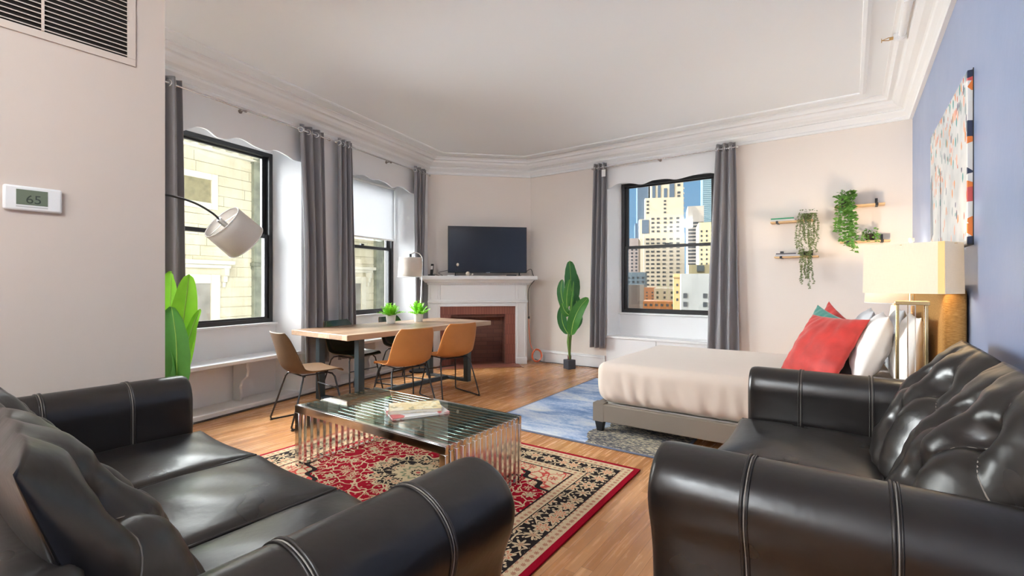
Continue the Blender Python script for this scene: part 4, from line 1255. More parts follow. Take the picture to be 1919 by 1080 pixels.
ph = FL('cordless_phone', 'black cordless phone standing upright on the left end of the mantel', 'phone', -.765, .33, ZM, radians(-20))
MB().box(-.04, -.05, 0, .04, .04, .022).obj('base', M_blackplastic, parent=ph, bevel=.006)
MB().prism([(-.022, -.012), (.022, -.012), (.022, .012), (-.022, .012)], 0, .165).obj('handset', M_blackplastic, parent=ph, bevel=.006, loc=(0, .0, .02), rot=(radians(-14), 0, 0))
MB().box(-.016, -.016, .075, .016, -.012, .13).obj('display', M_whiteplastic, parent=ph, loc=(0, .0, .02), rot=(radians(-14), 0, 0))
M_orn = mat('pale_stone_ornament', (.70, .60, .50), .5, var=(30, .15))
tag(MB().ball((0, 0, .033), .033, 10).lathe([(.018, 0), (.02, .004), (.012, .01)], n=12).obj('round_ornament', M_orn, loc=fw(-.225, .38, ZM), smooth=True), 'larger round pale ornament on the mantel before the television', 'ornament')
tag(MB().ball((0, 0, .018), .018, 8).obj('small_ornament', M_orn, loc=fw(-.155, .38, ZM), smooth=True), 'smaller round pale ornament beside the larger one on the mantel', 'ornament')
wst = FL('bud_ornament', 'pale bud ornament on a thin dark stalk before the television', 'ornament', -.375, .36, ZM)
MB().cyl((0, 0, 0), (0, 0, .15), .002, 6).cyl((0, 0, 0), (0, 0, .004), .02, 12).obj('stalk', M_blackplastic, parent=wst)
MB().ball((0, 0, .17), .020, 8, 1.25).obj('bud', M_orn, parent=wst, smooth=True)
M_cable = mat('black_cable', (.02, .018, .018), .5)
def cable(name, label, pts, r, m=M_cable, cat='cable'):
    pr = smooth_profile(pts, 6)
    return tag(MB().tube(pr, r, 6).obj(name, m, smooth=True), label, cat)
cable('power_cable', 'black cable looping on the mantel between phone and television', [fw(-.72, .28, ZM + .03), fw(-.66, .30, ZM + .006), fw(-.60, .34, ZM + .006), fw(-.66, .25, ZM + .05), fw(-.55, .2, ZM + .08), fw(-.48, .16, ZM + .09), fw(-.40, .13, ZM + .07)], .004)
tag(MB().box(-.035, -.08, 0, .035, .08, .018).obj('remote_control', M_blackplastic, loc=fw(.45, .36, ZM), rot=(0, 0, radians(120)), bevel=.005), 'black remote control lying on the mantel right of centre', 'remote control')
tag(MB().box(-.05, -.04, 0, .05, .04, .012).obj('streaming_box', M_whiteplastic, loc=fw(-.48, .36, ZM), rot=(0, 0, radians(45)), bevel=.004), 'small flat white box on the mantel left of the ornaments', 'box')
cable('power_cable', 'thin dark cable falling from the mantel end down to the coiled cord', [fw(.70, .18, ZM + .06), fw(.78, .22, ZM + .11), fw(.80, .30, ZM + .02), fw(.815, .34, ZM - .06), fw(.725, .33, ZM - .20), fw(.722, .32, .9), fw(.728, .32, .72)], .005)
tag(MB().ball((0, 0, 0), .014, 8, 1.6).obj('inline_switch', M_blackplastic, loc=fw(.726, .335, .72), smooth=True), 'tiny black inline switch on the cable beside the fireplace', 'switch')
cable('extension_cord', 'orange extension cord running down beside the fireplace', [fw(.726, .325, .70), fw(.735, .33, .45), fw(.76, .34, .28), fw(.82, .33, .18)], .005, M_terracord)
pts = []
for i in range(60):
    a = 2 * pi * i / 15
    pts.append(fw(.85 + (.075 + .008 * sin(i * .7)) * cos(a), .33 + .012 * sin(i * .9) + .0007 * i, .13 + (.095 + .012 * cos(i * .5)) * sin(a)))
tag(MB().tube(pts, .0065, 6).obj('cord_coil', M_terracord, smooth=True), 'coiled orange cord hanging low between fireplace and corner', 'cord')
cable('floor_cable', 'black cable lying along the skirting board from the corner to the tall plant', [(-4.06, 6.28, .06), (-3.95, 6.36, .012), (-3.75, 6.39, .01), (-3.5, 6.37, .01), (-3.2, 6.40, .01), (-2.95, 6.41, .01)], .006)

# ================================================================ LAMPS
def drum(name, mt, r0, r1, h, par, loc=(0, 0, 0), rot=None, spider=True):
    s_ = MB()
    n = 40
    s_.grid(lambda u, v: ((r0 + (r1 - r0) * v) * cos(2 * pi * u), (r0 + (r1 - r0) * v) * sin(2 * pi * u), h * v), n, 3, cu=True)
    o = s_.obj(name, mt, parent=par, smooth=True, solid=.003, loc=loc, rot=rot)
    for (r, z) in ((r0, 0), (r1, h)):
        MB().tube([(r * cos(2 * pi * i / 32), r * sin(2 * pi * i / 32), z) for i in range(32)], .004, 6, closed=True).obj('shade_trim', mat('pale_trim_tape', (.80, .79, .78), .6), parent=o, smooth=True)
    return o
# arc floor lamp near the left: its pole stands behind the partition end
al = thing('arc_floor_lamp', 'black arc floor lamp with a tilted grey linen drum shade at the left window', 'floor lamp', (-4.12, .78, 0))
MB().lathe([(.15, 0), (.155, .01), (.15, .022), (.02, .03)], n=28).obj('base', M_black, parent=al, smooth='auto')
endp = Vector((-4.01, 1.68, 1.745)) - Vector((-4.12, .78, 0))
arc = smooth_profile([(0, 0, .02), (0, 0, .8), (0, 0, 1.45), (.015, .10, 1.72), (.03, .30, 1.86), (.04, .52, 1.90), (.06, .72, 1.87), (.09, .85, 1.80), tuple(endp)], 8)
MB().tube(arc, .008, 10).obj('pole', M_black, parent=al, smooth=True)
ax = Vector((cos(YAW) * .45 - sin(YAW) * .72, sin(YAW) * .45 + cos(YAW) * .72, -.66)).normalized()      # shade axis, pointing down
sh = drum('lamp_shade', M_shade_linen, .168, .158, .235, al)
q = (-ax).to_track_quat('Z', 'Y')
sh.rotation_mode = 'QUATERNION'; sh.rotation_quaternion = q
top_c = endp + ax * .03
sh.location = top_c + ax * .225
skt = MB().cyl((0, 0, .235 + .03), (0, 0, .17), .021, 12); skt.obj('socket', M_silver, parent=sh, smooth='auto')
m_ = MB()
for i in range(3): m_.cyl((0, 0, .222), (.157 * cos(2 * pi * i / 3 + .5), .157 * sin(2 * pi * i / 3 + .5), .234), .0025, 6)
m_.obj('spider', M_silver, parent=sh)
MB().ball((0, 0, .12), .035, 8).obj('bulb', mat('unlit_bulb', (.9, .9, .88), .3), parent=sh, smooth=True)

fl = thing('floor_lamp', 'slim floor lamp with a pale drum shade between the far curtain and the mantel', 'floor lamp', (-4.98, 4.70, 0))
MB().lathe([(.14, 0), (.145, .01), (.14, .025), (.05, .035), (.012, .04)], n=28).obj('base', M_black, parent=fl, smooth='auto')
MB().tube(smooth_profile([(.0, .0, .03), (.02, .0, .8), (.04, .02, 1.5), (.02, .015, 1.64), (-.05, -.02, 1.69), (-.12, -.06, 1.665)], 6), .007, 8).obj('pole', M_silver, parent=fl, smooth=True)
f_s = drum('lamp_shade', M_shade_white, .175, .155, .27, fl, (-.12, -.06, 1.345))
MB().cyl((0, 0, .19), (0, 0, .325), .018, 10).obj('socket', M_black, parent=f_s, smooth='auto')

# bedside lamps
nl = thing('table_lamp', 'lit gold framed table lamp with an angular cream shade, nearest the sofa', 'table lamp', (.275, 3.47, .60))
MB().box(-.085, -.045, 0, .085, .045, .02).obj('base', M_gold, parent=nl, bevel=.002)
MB().box(-.075, -.04, .53, .075, .04, .552).obj('top_plate', M_gold, parent=nl, bevel=.002)
for sx in (-.062, .062):
    for sy in (-.03, .03):
        MB().box(sx - .006, sy - .006, .02, sx + .006, sy + .006, .53).obj('rod', M_gold, parent=nl, bevel=.001)
m_cr = mat('clear_crystal', (.95, .97, .97), .03, trans=1.0, ior=1.45)
MB().prism([(-.018, -.018), (.018, -.018), (.018, .018), (-.018, .018)], .02, .53).obj('crystal_column', m_cr, parent=nl, bevel=.003)
MB().cyl((0, 0, .55), (0, 0, .66), .014, 10).obj('socket', M_gold, parent=nl, smooth='auto')
def angular_shade(par, hw0, hd0, z0, z1, rot):
    # rectangular shade with chamfered look: four flat sides
    c = []
    for (x, y) in ((-hw0, -hd0), (hw0, -hd0), (hw0, hd0), (-hw0, hd0)): c.append((x, y))
    o_ = None
    m_ = MB(); n = 4
    vs = [(x, y, z0) for x, y in c] + [(x * .98, y * .98, z1) for x, y in c]
    m_.add(vs, [(i, (i + 1) % 4, 4 + (i + 1) % 4, 4 + i) for i in range(4)])
    o_ = m_.obj('lamp_shade', M_shade_lit, parent=par, rot=(0, 0, rot), solid=.003)
    return o_
s1_ = angular_shade(nl, .192, .105, .595, .87, radians(-28))
MB().box(.162, -.1085, .596, .190, -.1065, .869).obj('seam_strip', M_shade_in, parent=s1_)
MB().cyl((0, 0, .86), (0, 0, .905), .008, 8).cyl((0, 0, .885), (0, 0, .905), .014, 10).obj('finial', M_pot_white, parent=nl, smooth='auto')
MB().cyl((-.2, 0, .862), (.2, 0, .862), .002, 6).cyl((0, -.12, .862), (0, .12, .862), .002, 6).obj('spider', M_gold, parent=s1_)
lamp_light('near_bulb', 'POINT', (.285, 3.47, 1.31), 1.8, (1.0, .78, .50), .035)

fl2 = thing('table_lamp', 'lit table lamp with a cream bottle base at the far side of the bed', 'table lamp', (.315, 5.50, .60))
MB().lathe([(.055, 0), (.06, .01), (.05, .03), (.062, .09), (.095, .17), (.075, .24), (.040, .33), (.026, .42), (.022, .45)], n=28).obj('base', mat('cream_ceramic', (.86, .80, .66), .3), parent=fl2, smooth='auto')
MB().cyl((0, 0, .45), (0, 0, .58), .012, 10).obj('socket', M_gold, parent=fl2, smooth='auto')
drum('lamp_shade', M_shade_lit, .215, .20, .25, fl2, (0, 0, .475))
lamp_light('far_bulb', 'POINT', (.315, 5.50, 1.275), 15, (1.0, .80, .54), .03)

def nightstand(label, x0, y0, x1, y1):
    t = thing('nightstand', label, 'nightstand', ((x0 + x1) / 2, (y0 + y1) / 2, 0))
    a, b = (x1 - x0) / 2, (y1 - y0) / 2
    w = mat('dark_walnut', (.09, .05, .03), .45, var=(8, .2))
    MB().box(-a, -b, .57, a, b, .60).obj('top', w, parent=t, bevel=.003)
    MB().box(-a + .01, -b + .01, .30, a - .01, b - .01, .57).obj('body', w, parent=t, bevel=.003)
    d_ = MB().box(-a - .005, -b + .02, .32, -a + .012, b - .02, .55).obj('drawer', w, parent=t, bevel=.003)
    MB().ball((-a - .015, 0, .435), .012, 8).obj('knob', M_brass, parent=d_, smooth=True)
    for x in (-a + .03, a - .03):
        for y in (-b + .03, b - .03): MB().box(x - .018, y - .018, 0, x + .018, y + .018, .30).obj('leg', w, parent=t)
nightstand('dark wood nightstand between the right sofa and the bed', .06, 3.37, .40, 3.61)
nightstand('dark wood nightstand on the far side of the bed', .08, 5.36, .50, 5.72)

# ================================================================ BED
bd = thing('bed', 'low platform bed with a beige fitted sheet and orange brown headboard', 'bed', (-.66, 4.42, 0))
bx0, bx1, by0, by1 = -1.105, 1.08, -.78, .78
MB().box(bx0, by0, .10, bx1, by0 + .05, .245).obj('side_rail', M_bedfab, parent=bd, bevel=.008)
MB().box(bx0, by1 - .05, .10, bx1, by1, .245).obj('side_rail', M_bedfab, parent=bd, bevel=.008)
MB().box(bx0 - .002, by0 + .04, .10, bx0 + .05, by1 - .04, .245).obj('foot_rail', M_bedfab, parent=bd, bevel=.008)
MB().box(bx0 + .05, by0 + .05, .17, bx1, by1 - .05, .235).obj('slat_deck', mat('pale_slats', (.7, .68, .64), .7), parent=bd)
for x in (bx0 + .045, bx1 - .2):
    for y in (by0 + .045, by1 - .045):
        MB().box(x - .047, y - .047, .098, x + .047, y + .047, .250).obj('corner_block', M_bedfab, parent=bd)
        MB().add([(x - .022, y - .022, .012), (x + .022, y - .022, .012), (x + .022, y + .022, .012), (x - .022, y + .022, .012), (x - .036, y - .036, .10), (x + .036, y - .036, .10), (x + .036, y + .036, .10), (x - .036, y + .036, .10)],
                 [(0, 3, 2, 1), (4, 5, 6, 7), (0, 1, 5, 4), (1, 2, 6, 5), (2, 3, 7, 6), (3, 0, 4, 7)]).obj('leg', M_blackplastic, parent=bd)
rnb = random.Random(5)
def mdisp(p):
    # sheet gathers along the sides, fuller towards the top
    side = max(0, abs(p.y) - .70) / .06
    if abs(p.z) < .17:
        k_ = (.17 - p.z) / .34
        w = .006 * k_ * (sin(38 * p.x + 2 * sin(9 * p.x)) + .6 * sin(71 * p.x + 3 * p.z * 8))
        if abs(p.y) > .70: p.y += w * (1 if p.y > 0 else -1)
        if p.x < -1.0: p.x -= .006 * k_ * (sin(35 * p.y) + .6 * sin(66 * p.y))
    # tucked in at the bottom
    f = max(0, (-p.z + .02) / .19)
    p.x *= 1 - .035 * f ** 3; p.y *= 1 - .045 * f ** 3
    if p.z > .1: p.z += .004 * sin(3 * p.x + 1) * sin(4 * p.y) 
    return p
rounded_box(2.12, 1.53, .34, .075, (150, 90, 14), mdisp).xf(Matrix.Translation((-.035, 0, .415))).obj('mattress', M_linen, parent=bd, smooth=True, weld=True)
def hb_fab():
    m = bpy.data.materials.new('orange_brown_weave'); m.use_nodes = True; g = G(m)
    n = g.noise(g.mapping(g.obj(), (30, 60, 260)), 1.0, 3, .7)
    g.color(g.ramp(n, [(.3, (.30, .145, .035)), (.55, (.46, .24, .065)), (.75, (.60, .36, .13))])); g.b.inputs['Roughness'].default_value = .85
    g.bump(n, .4, .004); return m
rounded_box(.10, 1.84, 1.12, .045, (8, 24, 24)).xf(Matrix.Translation((bx1 + .045, 0, .68))).obj('headboard', hb_fab(), parent=bd, smooth=True, weld=True)

def pillow(label, loc, rot, w, h, th, m, seed=0, cat='pillow', group=None, soft=1.0, name='pillow'):
    rn = random.Random(seed); ph = [rn.uniform(0, 6) for _ in range(4)]
    def P(x, y, sg):
        e = max(0, (1 - x * x)) ** .55 * max(0, (1 - y * y)) ** .55
        X = x * w / 2 * (1 - .07 * (1 - y * y) * x * x); Z_ = y * h / 2 * (1 - .07 * (1 - x * x) * y * y)
        wr = .006 * soft * (sin(9 * x + 4 * y + ph[0]) * sin(5 * y - 3 * x + ph[1]) + .5 * sin(21 * x * y + ph[2] + 6 * x)) * (e ** .5)
        sag = 1 + .18 * (-y) * .5
        return (X, -sg * (th / 2 * e * sag + wr), Z_)
    n = 32; m_ = MB()
    def t(i): q = -1 + 2 * i / n; return (1 - (1 - abs(q)) ** 1.5) * (1 if q > 0 else -1) if q else 0
    for sg in (1, -1):
        vs = [P(t(i), t(j), sg) for i in range(n + 1) for j in range(n + 1)]
        m_.add(vs, [(i * (n + 1) + j, (i + 1) * (n + 1) + j, (i + 1) * (n + 1) + j + 1, i * (n + 1) + j + 1) for i in range(n) for j in range(n)])
    o = m_.obj(name, m, smooth=True, weld=True, loc=loc)
    R_ = Matrix.Rotation(rot[2], 3, 'Z') @ Matrix.Rotation(rot[0], 3, 'X') @ Matrix.Rotation(rot[1], 3, 'Y')
    o.rotation_euler = R_.to_euler()
    return tag(o, label, cat, group)
FX = -pi / 2       # pillow face (-y) turned towards -x (the foot of the bed)
pillow('white bed pillow standing behind the red cushion, near side', (.11, 4.13, .815), (radians(-20), 0, FX), .68, .48, .21, M_white_fab, 1)
pillow('white bed pillow against the near half of the headboard', (.30, 4.03, .81), (radians(-9), 0, FX), .68, .48, .17, M_white_fab, 2)
pillow('light grey bed pillow standing on the far half of the bed', (.05, 4.83, .82), (radians(-22), 0, FX), .66, .48, .17, M_grey_fab, 3)
pillow('light grey bed pillow against the far half of the headboard', (.275, 4.82, .82), (radians(-10), 0, FX), .66, .48, .16, M_grey_fab, 4)
pillow('large crushed red velvet cushion at the front of the bed pillows', (-.17, 4.06, .80), (radians(-33), 0, radians(-48)), .52, .50, .17, M_red, 5, 'cushion', soft=1.3, name='cushion')
pillow('black cushion wedged between the red cushion and the white pillow', (-.035, 4.14, .775), (radians(-30), 0, radians(-60)), .46, .40, .07, M_blackfab, 6, 'cushion', name='cushion')
pillow('teal green velvet cushion with only its corner showing behind the red one', (-.20, 4.62, .81), (radians(-18), radians(16), radians(-50)), .44, .44, .12, M_teal, 7, 'cushion', name='cushion')
pillow('second red velvet cushion peeking out behind the teal cushion', (-.16, 4.90, .815), (radians(-14), radians(22), radians(-60)), .44, .44, .12, M_red, 8, 'cushion', name='cushion')

# ================================================================ WALL SHELVES
def shelf(label, x0, x1, z, group):
    t = thing('wall_shelf', label, 'shelf', ((x0 + x1) / 2, YR, z), 0, group)
    a = (x1 - x0) / 2
    MB().box(-a, -.15, -.018, a, -.003, 0).obj('board', M_shelfwood, parent=t, bevel=.003)
    for sx in (-a + .07, a - .07):
        MB().box(sx - .012, -.155, -.024, sx + .012, -.0, -.0185).box(sx - .012, -.006, -.024, sx + .012, -.001, .070 if sx > 0 else .01).box(sx - .012, -.158, -.024, sx + .012, -.152, .004).obj('bracket', M_black, parent=t)
GS = 'wooden wall shelves on black brackets'
shelf('upper left wall shelf holding the green book and a trailing plant', -.775, -.35, 1.975, GS)
shelf('lower left wall shelf holding grey books and a trailing plant', -.735, -.30, 1.565, GS)
shelf('upper right wall shelf with the leafy ivy at its left end', -.15, .29, 2.10, GS)
shelf('lower right wall shelf with the small plant, just above the lamp', -.10, .335, 1.71, GS)
bk = [('grey white book on the upper left shelf beneath the green one', (-.645, 6.37, 1.9755), .24, .15, .020, (.62, .62, .60)),
      ('green book on top of the pile on the upper left shelf', (-.655, 6.37, 1.996), .23, .14, .016, (.03, .30, .14)),
      ('pale grey book at the bottom of the lower left shelf pile', (-.60, 6.37, 1.5655), .25, .15, .022, (.55, .54, .56)),
      ('dark grey book on top of the lower left shelf pile', (-.62, 6.37, 1.588), .20, .13, .014, (.12, .11, .13))]
for lb, lc, w_, d_, h_, c_ in bk:
    book(lb, lc, radians(90 + rnb.uniform(-4, 4)), d_, w_, h_, mat('book_cover_%d' % int(lc[2] * 1000), c_, .5))
tag(MB().box(-.018, -.018, 0, .018, .018, .024).obj('small_black_cube', M_blackplastic, loc=(-.66, 6.36, 1.6025), bevel=.003), 'tiny black cube on top of the dark grey book', 'ornament')
tag(MB().lathe([(.028, 0), (.032, .02), (.03, .04), (.012, .045)], n=14).obj('small_grey_jar', mat('grey_metal_jar', (.2, .2, .2), .3, metal=.7), loc=(-.465, 6.36, 1.5655), smooth='auto'), 'tiny dark jar on the lower left shelf beside the books', 'jar')

def hanging_plant(label, loc, vines, leaf, seed, mt, pot=True, top_r=.07, pot_h=.07):
    rn = random.Random(seed)
    t = thing('trailing_plant', label, 'plant', loc)
    if pot: MB().lathe([(.035, 0), (.05, pot_h), (.045, pot_h), (.04, pot_h - .01)], n=16).obj('pot', M_soil, parent=t, smooth='auto')
    m_ = MB(); st = MB()
    def lf(c, sz, dirv):
        d = Vector(dirv).normalized(); n_ = Vector((rn.uniform(-1, 1), rn.uniform(-1, .2), rn.uniform(-.2, 1))).normalized()
        s_ = d.cross(n_).normalized(); c = Vector(c)
        vs = [c, c + d * sz * .35 - s_ * sz * .42, c + d * sz * 1.0, c + d * sz * .35 + s_ * sz * .42, c + d * sz * .4 + d.cross(s_) * sz * .10]
        m_.add([tuple(v) for v in vs], [(0, 1, 4), (1, 2, 4), (2, 3, 4), (3, 0, 4)])
    for i in range(int(top_r * 600)):
        a = rn.random() * 2 * pi; rr = top_r * sqrt(rn.random())
        lf((rr * cos(a), -.03 + .5 * rr * sin(a), pot_h + rn.uniform(-.02, .05)), leaf * rn.uniform(.8, 1.1), (cos(a), sin(a) - .4, rn.uniform(-.3, .8)))
    for (dx, ln) in vines:
        p = Vector((dx * .5, -.08, pot_h)); pts = [(dx * .3, -.02, pot_h), tuple(p)]
        x = dx; stp = leaf * .45; z = pot_h - .0; y = -.105 + rn.uniform(-.02, .02)
        while z > pot_h - ln:
            z -= stp; x += rn.uniform(-.006, .006); y += rn.uniform(-.003, .003)
            pts.append((x, y, z))
            for sg in (-1, 1):
                if rn.random() < .85: lf((x, y, z), leaf * rn.uniform(.7, 1.1), (sg * rn.uniform(.5, 1), rn.uniform(-.6, .1), rn.uniform(-.7, .3)))
        st.tube(pts, .0015, 4)
    m_.obj('foliage', mt, parent=t); st.obj('stems', M_stem, parent=t)
    return t
hanging_plant('string like trailing plant with tiny leaves on the upper left shelf', (-.405, 6.38, 1.976), [(-.085, .40), (-.06, .46), (-.035, .42), (-.01, .40), (.02, .44), (.045, .40), (.07, .43), (.085, .36), (-.045, .3), (.0, .34), (.06, .33)], .019, 11, M_leaf_olive, top_r=.085)
hanging_plant('sparse trailing plant with tiny leaves on the lower left shelf', (-.405, 6.38, 1.566), [(-.055, .34), (-.035, .37), (-.015, .28), (.015, .22), (.035, .42), (.02, .36), (-.045, .3), (.03, .3)], .017, 12, M_leaf_olive, top_r=.06, pot_h=.05)
hanging_plant('large leafed ivy hanging from the upper right shelf', (-.055, 6.38, 2.101), [(-.06, .38), (-.035, .48), (0, .52), (.025, .46), (.045, .34), (.055, .60), (.04, .55)], .052, 13, M_leaf_ivy, top_r=.085, pot_h=.11)
hanging_plant('small bushy green plant on the lower right shelf', (.165, 6.38, 1.711), [(-.06, .07), (-.03, .08), (.03, .08), (.06, .07)], .030, 14, M_leaf_ivy, top_r=.06, pot_h=.07)

# ================================================================ BANANA LEAF PLANTS
WV = Vector((cos(YAW), sin(YAW), 0)); DV = Vector((-sin(YAW), cos(YAW), 0)); ZV = Vector((0, 0, 1))
def leaf_part(t, spine, width, mt, face, cup=.12, roll=0.0, tipf=.35):
    """spine: points in the plant's local frame; face: which way the blade looks"""
    sp = [Vector(p) for p in smooth_profile([tuple(p) for p in spine], 7)]
    m = len(sp); L_ = [0]
    for i in range(1, m): L_.append(L_[-1] + (sp[i] - sp[i - 1]).length)
    face = Vector(face).normalized(); vs = []; fs = []; nq = 8
    for i, c in enumerate(sp):
        tg = (sp[min(i + 1, m - 1)] - sp[max(i - 1, 0)]).normalized()
        sd = tg.cross(face).normalized(); nn = sd.cross(tg).normalized()
        f = L_[i] / L_[-1]
        wd = width / 2 * (max(0, sin(pi * min(1, f ** .9))) ** .42) if f < .999 else .002
        wd = max(wd, .002)
        for q in range(nq + 1):
            a = -1 + 2 * q / nq
            rip = .004 * sin(40 * f + 3 * a) * abs(a)
            vs.append(tuple(c + sd * (wd * a) + nn * (cup * width * (abs(a) ** 1.6) * 1.0 + rip)))
    for i in range(m - 1):
        for q in range(nq): fs.append((i * (nq + 1) + q, (i + 1) * (nq + 1) + q, (i + 1) * (nq + 1) + q + 1, i * (nq + 1) + q + 1))
    o = MB().add(vs, fs).obj('leaf', mt, parent=t, smooth=True)
    MB().tube([tuple(p) for p in sp], [.005 * (1 - .75 * i / m) + .0008 for i in range(m)], 6).obj('midrib', M_rib, parent=o, smooth=True)
    return o
def VW(du, dd, z): return WV * du + DV * dd + ZV * z
def VWp(du, dd, z): return VW(du - .718 * dd, dd, z)
bp_ = thing('banana_leaf_plant', 'bright green broad leafed artificial plant at the end of the beige wall', 'plant', (-3.907, 1.323, 0))
MB().lathe([(.10, 0), (.13, .24), (.115, .24), (.11, .22)], n=24).obj('pot', M_blackplastic, parent=bp_, smooth='auto')
toward = -DV + ZV * .25
for (spn, wd, mt, fc) in [
    ([VWp(.0, .02, .45), VWp(.055, .02, .78), VWp(.095, .0, 1.08), VWp(.125, .0, 1.315)], .18, M_leaf_bright, -DV + WV * .55),
    ([VWp(.02, -.12, .42), VWp(.035, -.15, .66), VWp(.03, -.15, .88), VWp(.00, -.12, 1.09)], .20, M_leaf_mid, -DV + WV * .1),
    ([VWp(-.03, .12, .7), VWp(-.01, .12, 1.08), VWp(.0, .12, 1.34)], .19, M_leaf_bright, -DV - WV * .2),
    ([VWp(.02, -.06, .45), VWp(.08, -.06, .72), VWp(.15, -.02, .95), VWp(.205, .0, 1.07)], .075, M_leaf_bright, -DV + WV * .3),
    ([VWp(-.05, -.10, .3), VWp(-.03, -.15, .55), VWp(-.04, -.14, .86)], .15, M_leaf_mid, -DV),
    ([VWp(-.03, .0, .5), VWp(-.14, .0, .9), VWp(-.22, .0, 1.2)], .2, M_leaf_mid, -DV),
    ([VWp(.0, -.02, .35), VWp(.03, -.1, .60), VWp(.06, -.12, .74)], .09, M_leaf_bright, -DV + WV * .4)]:
    leaf_part(bp_, spn, wd, mt, fc)
m_ = MB()
for i in range(5): m_.tube([(.02 * cos(i * 1.26), .02 * sin(i * 1.26), .2), tuple(VWp(-.03 + .02 * i, -.04 + .02 * i, .5))], .012, 8)
m_.obj('stem', M_stem, parent=bp_, smooth=True)

tp = thing('banana_leaf_plant', 'tall green broad leafed artificial plant in a small dark pot by the back wall', 'plant', (-3.36, 6.14, 0))
MB().prism([(-.065, -.065), (.065, -.065), (.065, .065), (-.065, .065)], 0, .135).obj('pot', mat('charcoal_pot', (.05, .055, .07), .5), parent=tp, bevel=.006, rot=(0, 0, YAW + .5))
def C4(x, y, dd=0): return VW((x - 836) * .00304, dd, 3.218 - .00304 * y)
for (spn, wd, mt, fc) in [
    ([C4(842, 760, .03), C4(846, 690, .03), C4(842, 610, .02), C4(836, 538, .0)], .22, M_leaf_dark, -DV + WV * .3),
    ([C4(826, 790), C4(806, 740), C4(795, 680), C4(802, 628)], .13, M_leaf_dark, -DV - WV * .3),
    ([C4(822, 765, -.06), C4(820, 720, -.07), C4(826, 670, -.06), C4(836, 628, -.04)], .11, M_leaf_mid, -DV + WV * .2),
    ([C4(838, 800, -.03), C4(843, 740, -.04), C4(849, 690, -.04), C4(855, 636, -.02)], .06, M_leaf_mid, -DV + WV * .8),
    ([C4(842, 895, -.05), C4(852, 830, -.08), C4(880, 765, -.08), C4(924, 716, -.04)], .19, M_leaf_mid, -DV - WV * .15),
    ([C4(846, 850, .06), C4(862, 790, .07), C4(872, 740, .06), C4(870, 700, .05)], .15, M_leaf_dark, -DV),
    ([C4(830, 892, .02), C4(808, 850, .03), C4(799, 800, .03), C4(806, 750, .02)], .14, M_leaf_dark, -DV - WV * .2),
    ([C4(835, 800, .0), C4(822, 790, -.02), C4(808, 770, -.02), C4(800, 742, -.01)], .12, M_leaf_mid, -DV),
    ([C4(846, 890, .04), C4(862, 860, .05), C4(882, 830, .05), C4(890, 790, .04)], .12, M_leaf_dark, -DV),
    ([C4(850, 780, .08), C4(868, 700, .08), C4(872, 640, .07), C4(862, 590, .06)], .12, M_leaf_dark, -DV + WV * .2)]:
    leaf_part(tp, spn, wd, mt, fc, cup=.06)
m_ = MB()
for (a, b, c) in ((828, 832, -.02), (840, 838, .0), (850, 842, .02), (834, 828, .02)):
    m_.tube([C4(838, 1012, c), C4(b, 930, c), C4(a, 860, c), C4(838, 780, c)], [.013, .012, .010, .006], 8)
m_.obj('stem', M_stem, parent=tp, smooth=True)
m_ = MB()
for i in range(9):
    a = i * .7; m_.tube([tuple(VW(.018 * cos(a), .018 * sin(a), .13)), tuple(VW(.03 * cos(a), .03 * sin(a), .19 + .012 * (i % 3)))], [.007, .001], 5)
m_.obj('stem_sheath', mat('reddish_sheath', (.30, .12, .10), .7), parent=tp, smooth=True)

# ================================================================ WALL THINGS
ART = bpy.data.materials.new('painted_canvas'); ART.use_nodes = True; g = G(ART)
x, y, z = g.sep(g.obj())
v = g.vor(g.mapping(g.obj(), (1, 1.6, .9)), 17, 'Color', rnd=1.0); sx, sy, sz = g.sep(v)
dst = g.vor(g.mapping(g.obj(), (1, 1.6, .9)), 17, 'Distance', rnd=1.0)
dens = g.m('ADD', g.m('MULTIPLY', z, .62), g.m('MULTIPLY', g.noise(g.obj(), 3.5, 3), .55))
col = g.ramp(g.noise(g.obj(), 5, 4), [(.3, (.50, .51, .51)), (.6, (.68, .67, .65))])
pal = g.ramp(sx, [(0, (.60, .08, .03)), (.2, (.75, .26, .06)), (.4, (.30, .36, .36)), (.6, (.78, .42, .30)), (.75, (.05, .30, .28)), (.9, (.06, .07, .12))], True)
hit = g.m('MULTIPLY', g.lt(dst, .52), g.lt(sy, dens))
col = g.mix(hit, col, pal)
# the wrapped near edge repeats brighter blots
edge = g.lt(y, -.695)
v2 = g.vor(g.mapping(g.obj(), (.3, .3, 1)), 20, 'Color', rnd=1.0); e1, e2, e3 = g.sep(v2)
pal2 = g.ramp(e1, [(0, (.80, .78, .74)), (.38, (.78, .22, .05)), (.52, (.03, .04, .08)), (.66, (.78, .40, .08)), (.76, (.82, .80, .76)), (.86, (.03, .35, .32)), (.93, (.6, .1, .1))], True)
col = g.mix(edge, col, pal2)
g.color(col); g.b.inputs['Roughness'].default_value = .7
cv = thing('canvas_painting', 'large canvas of orange and grey dabs on white hanging on the blue wall', 'painting', (XB, 4.13, 1.915))
MB().box(-.024, -.715, -.455, -.002, .715, .455).obj('canvas', ART, parent=cv, bevel=.002)
MB().box(-.0035, -.722, -.462, -.0005, .722, .462).box(-.026, -.722, -.462, -.0005, -.7155, -.4555).obj('dark_edge', M_blackplastic, parent=cv)
MB().box(-.0255, .20, -.454, -.0242, .206, .10).obj('painted_line', mat('charcoal_paint', (.06, .06, .07), .7), parent=cv)
MB().prism([(.56, -.30), (.68, -.34), (.70, -.1), (.66, .12), (.62, .15), (.60, -.05)], -.0258, -.0242, lambda a, b, c: (c, a, b)).obj('painted_figure', mat('grey_paint', (.25, .27, .32), .7), parent=cv)
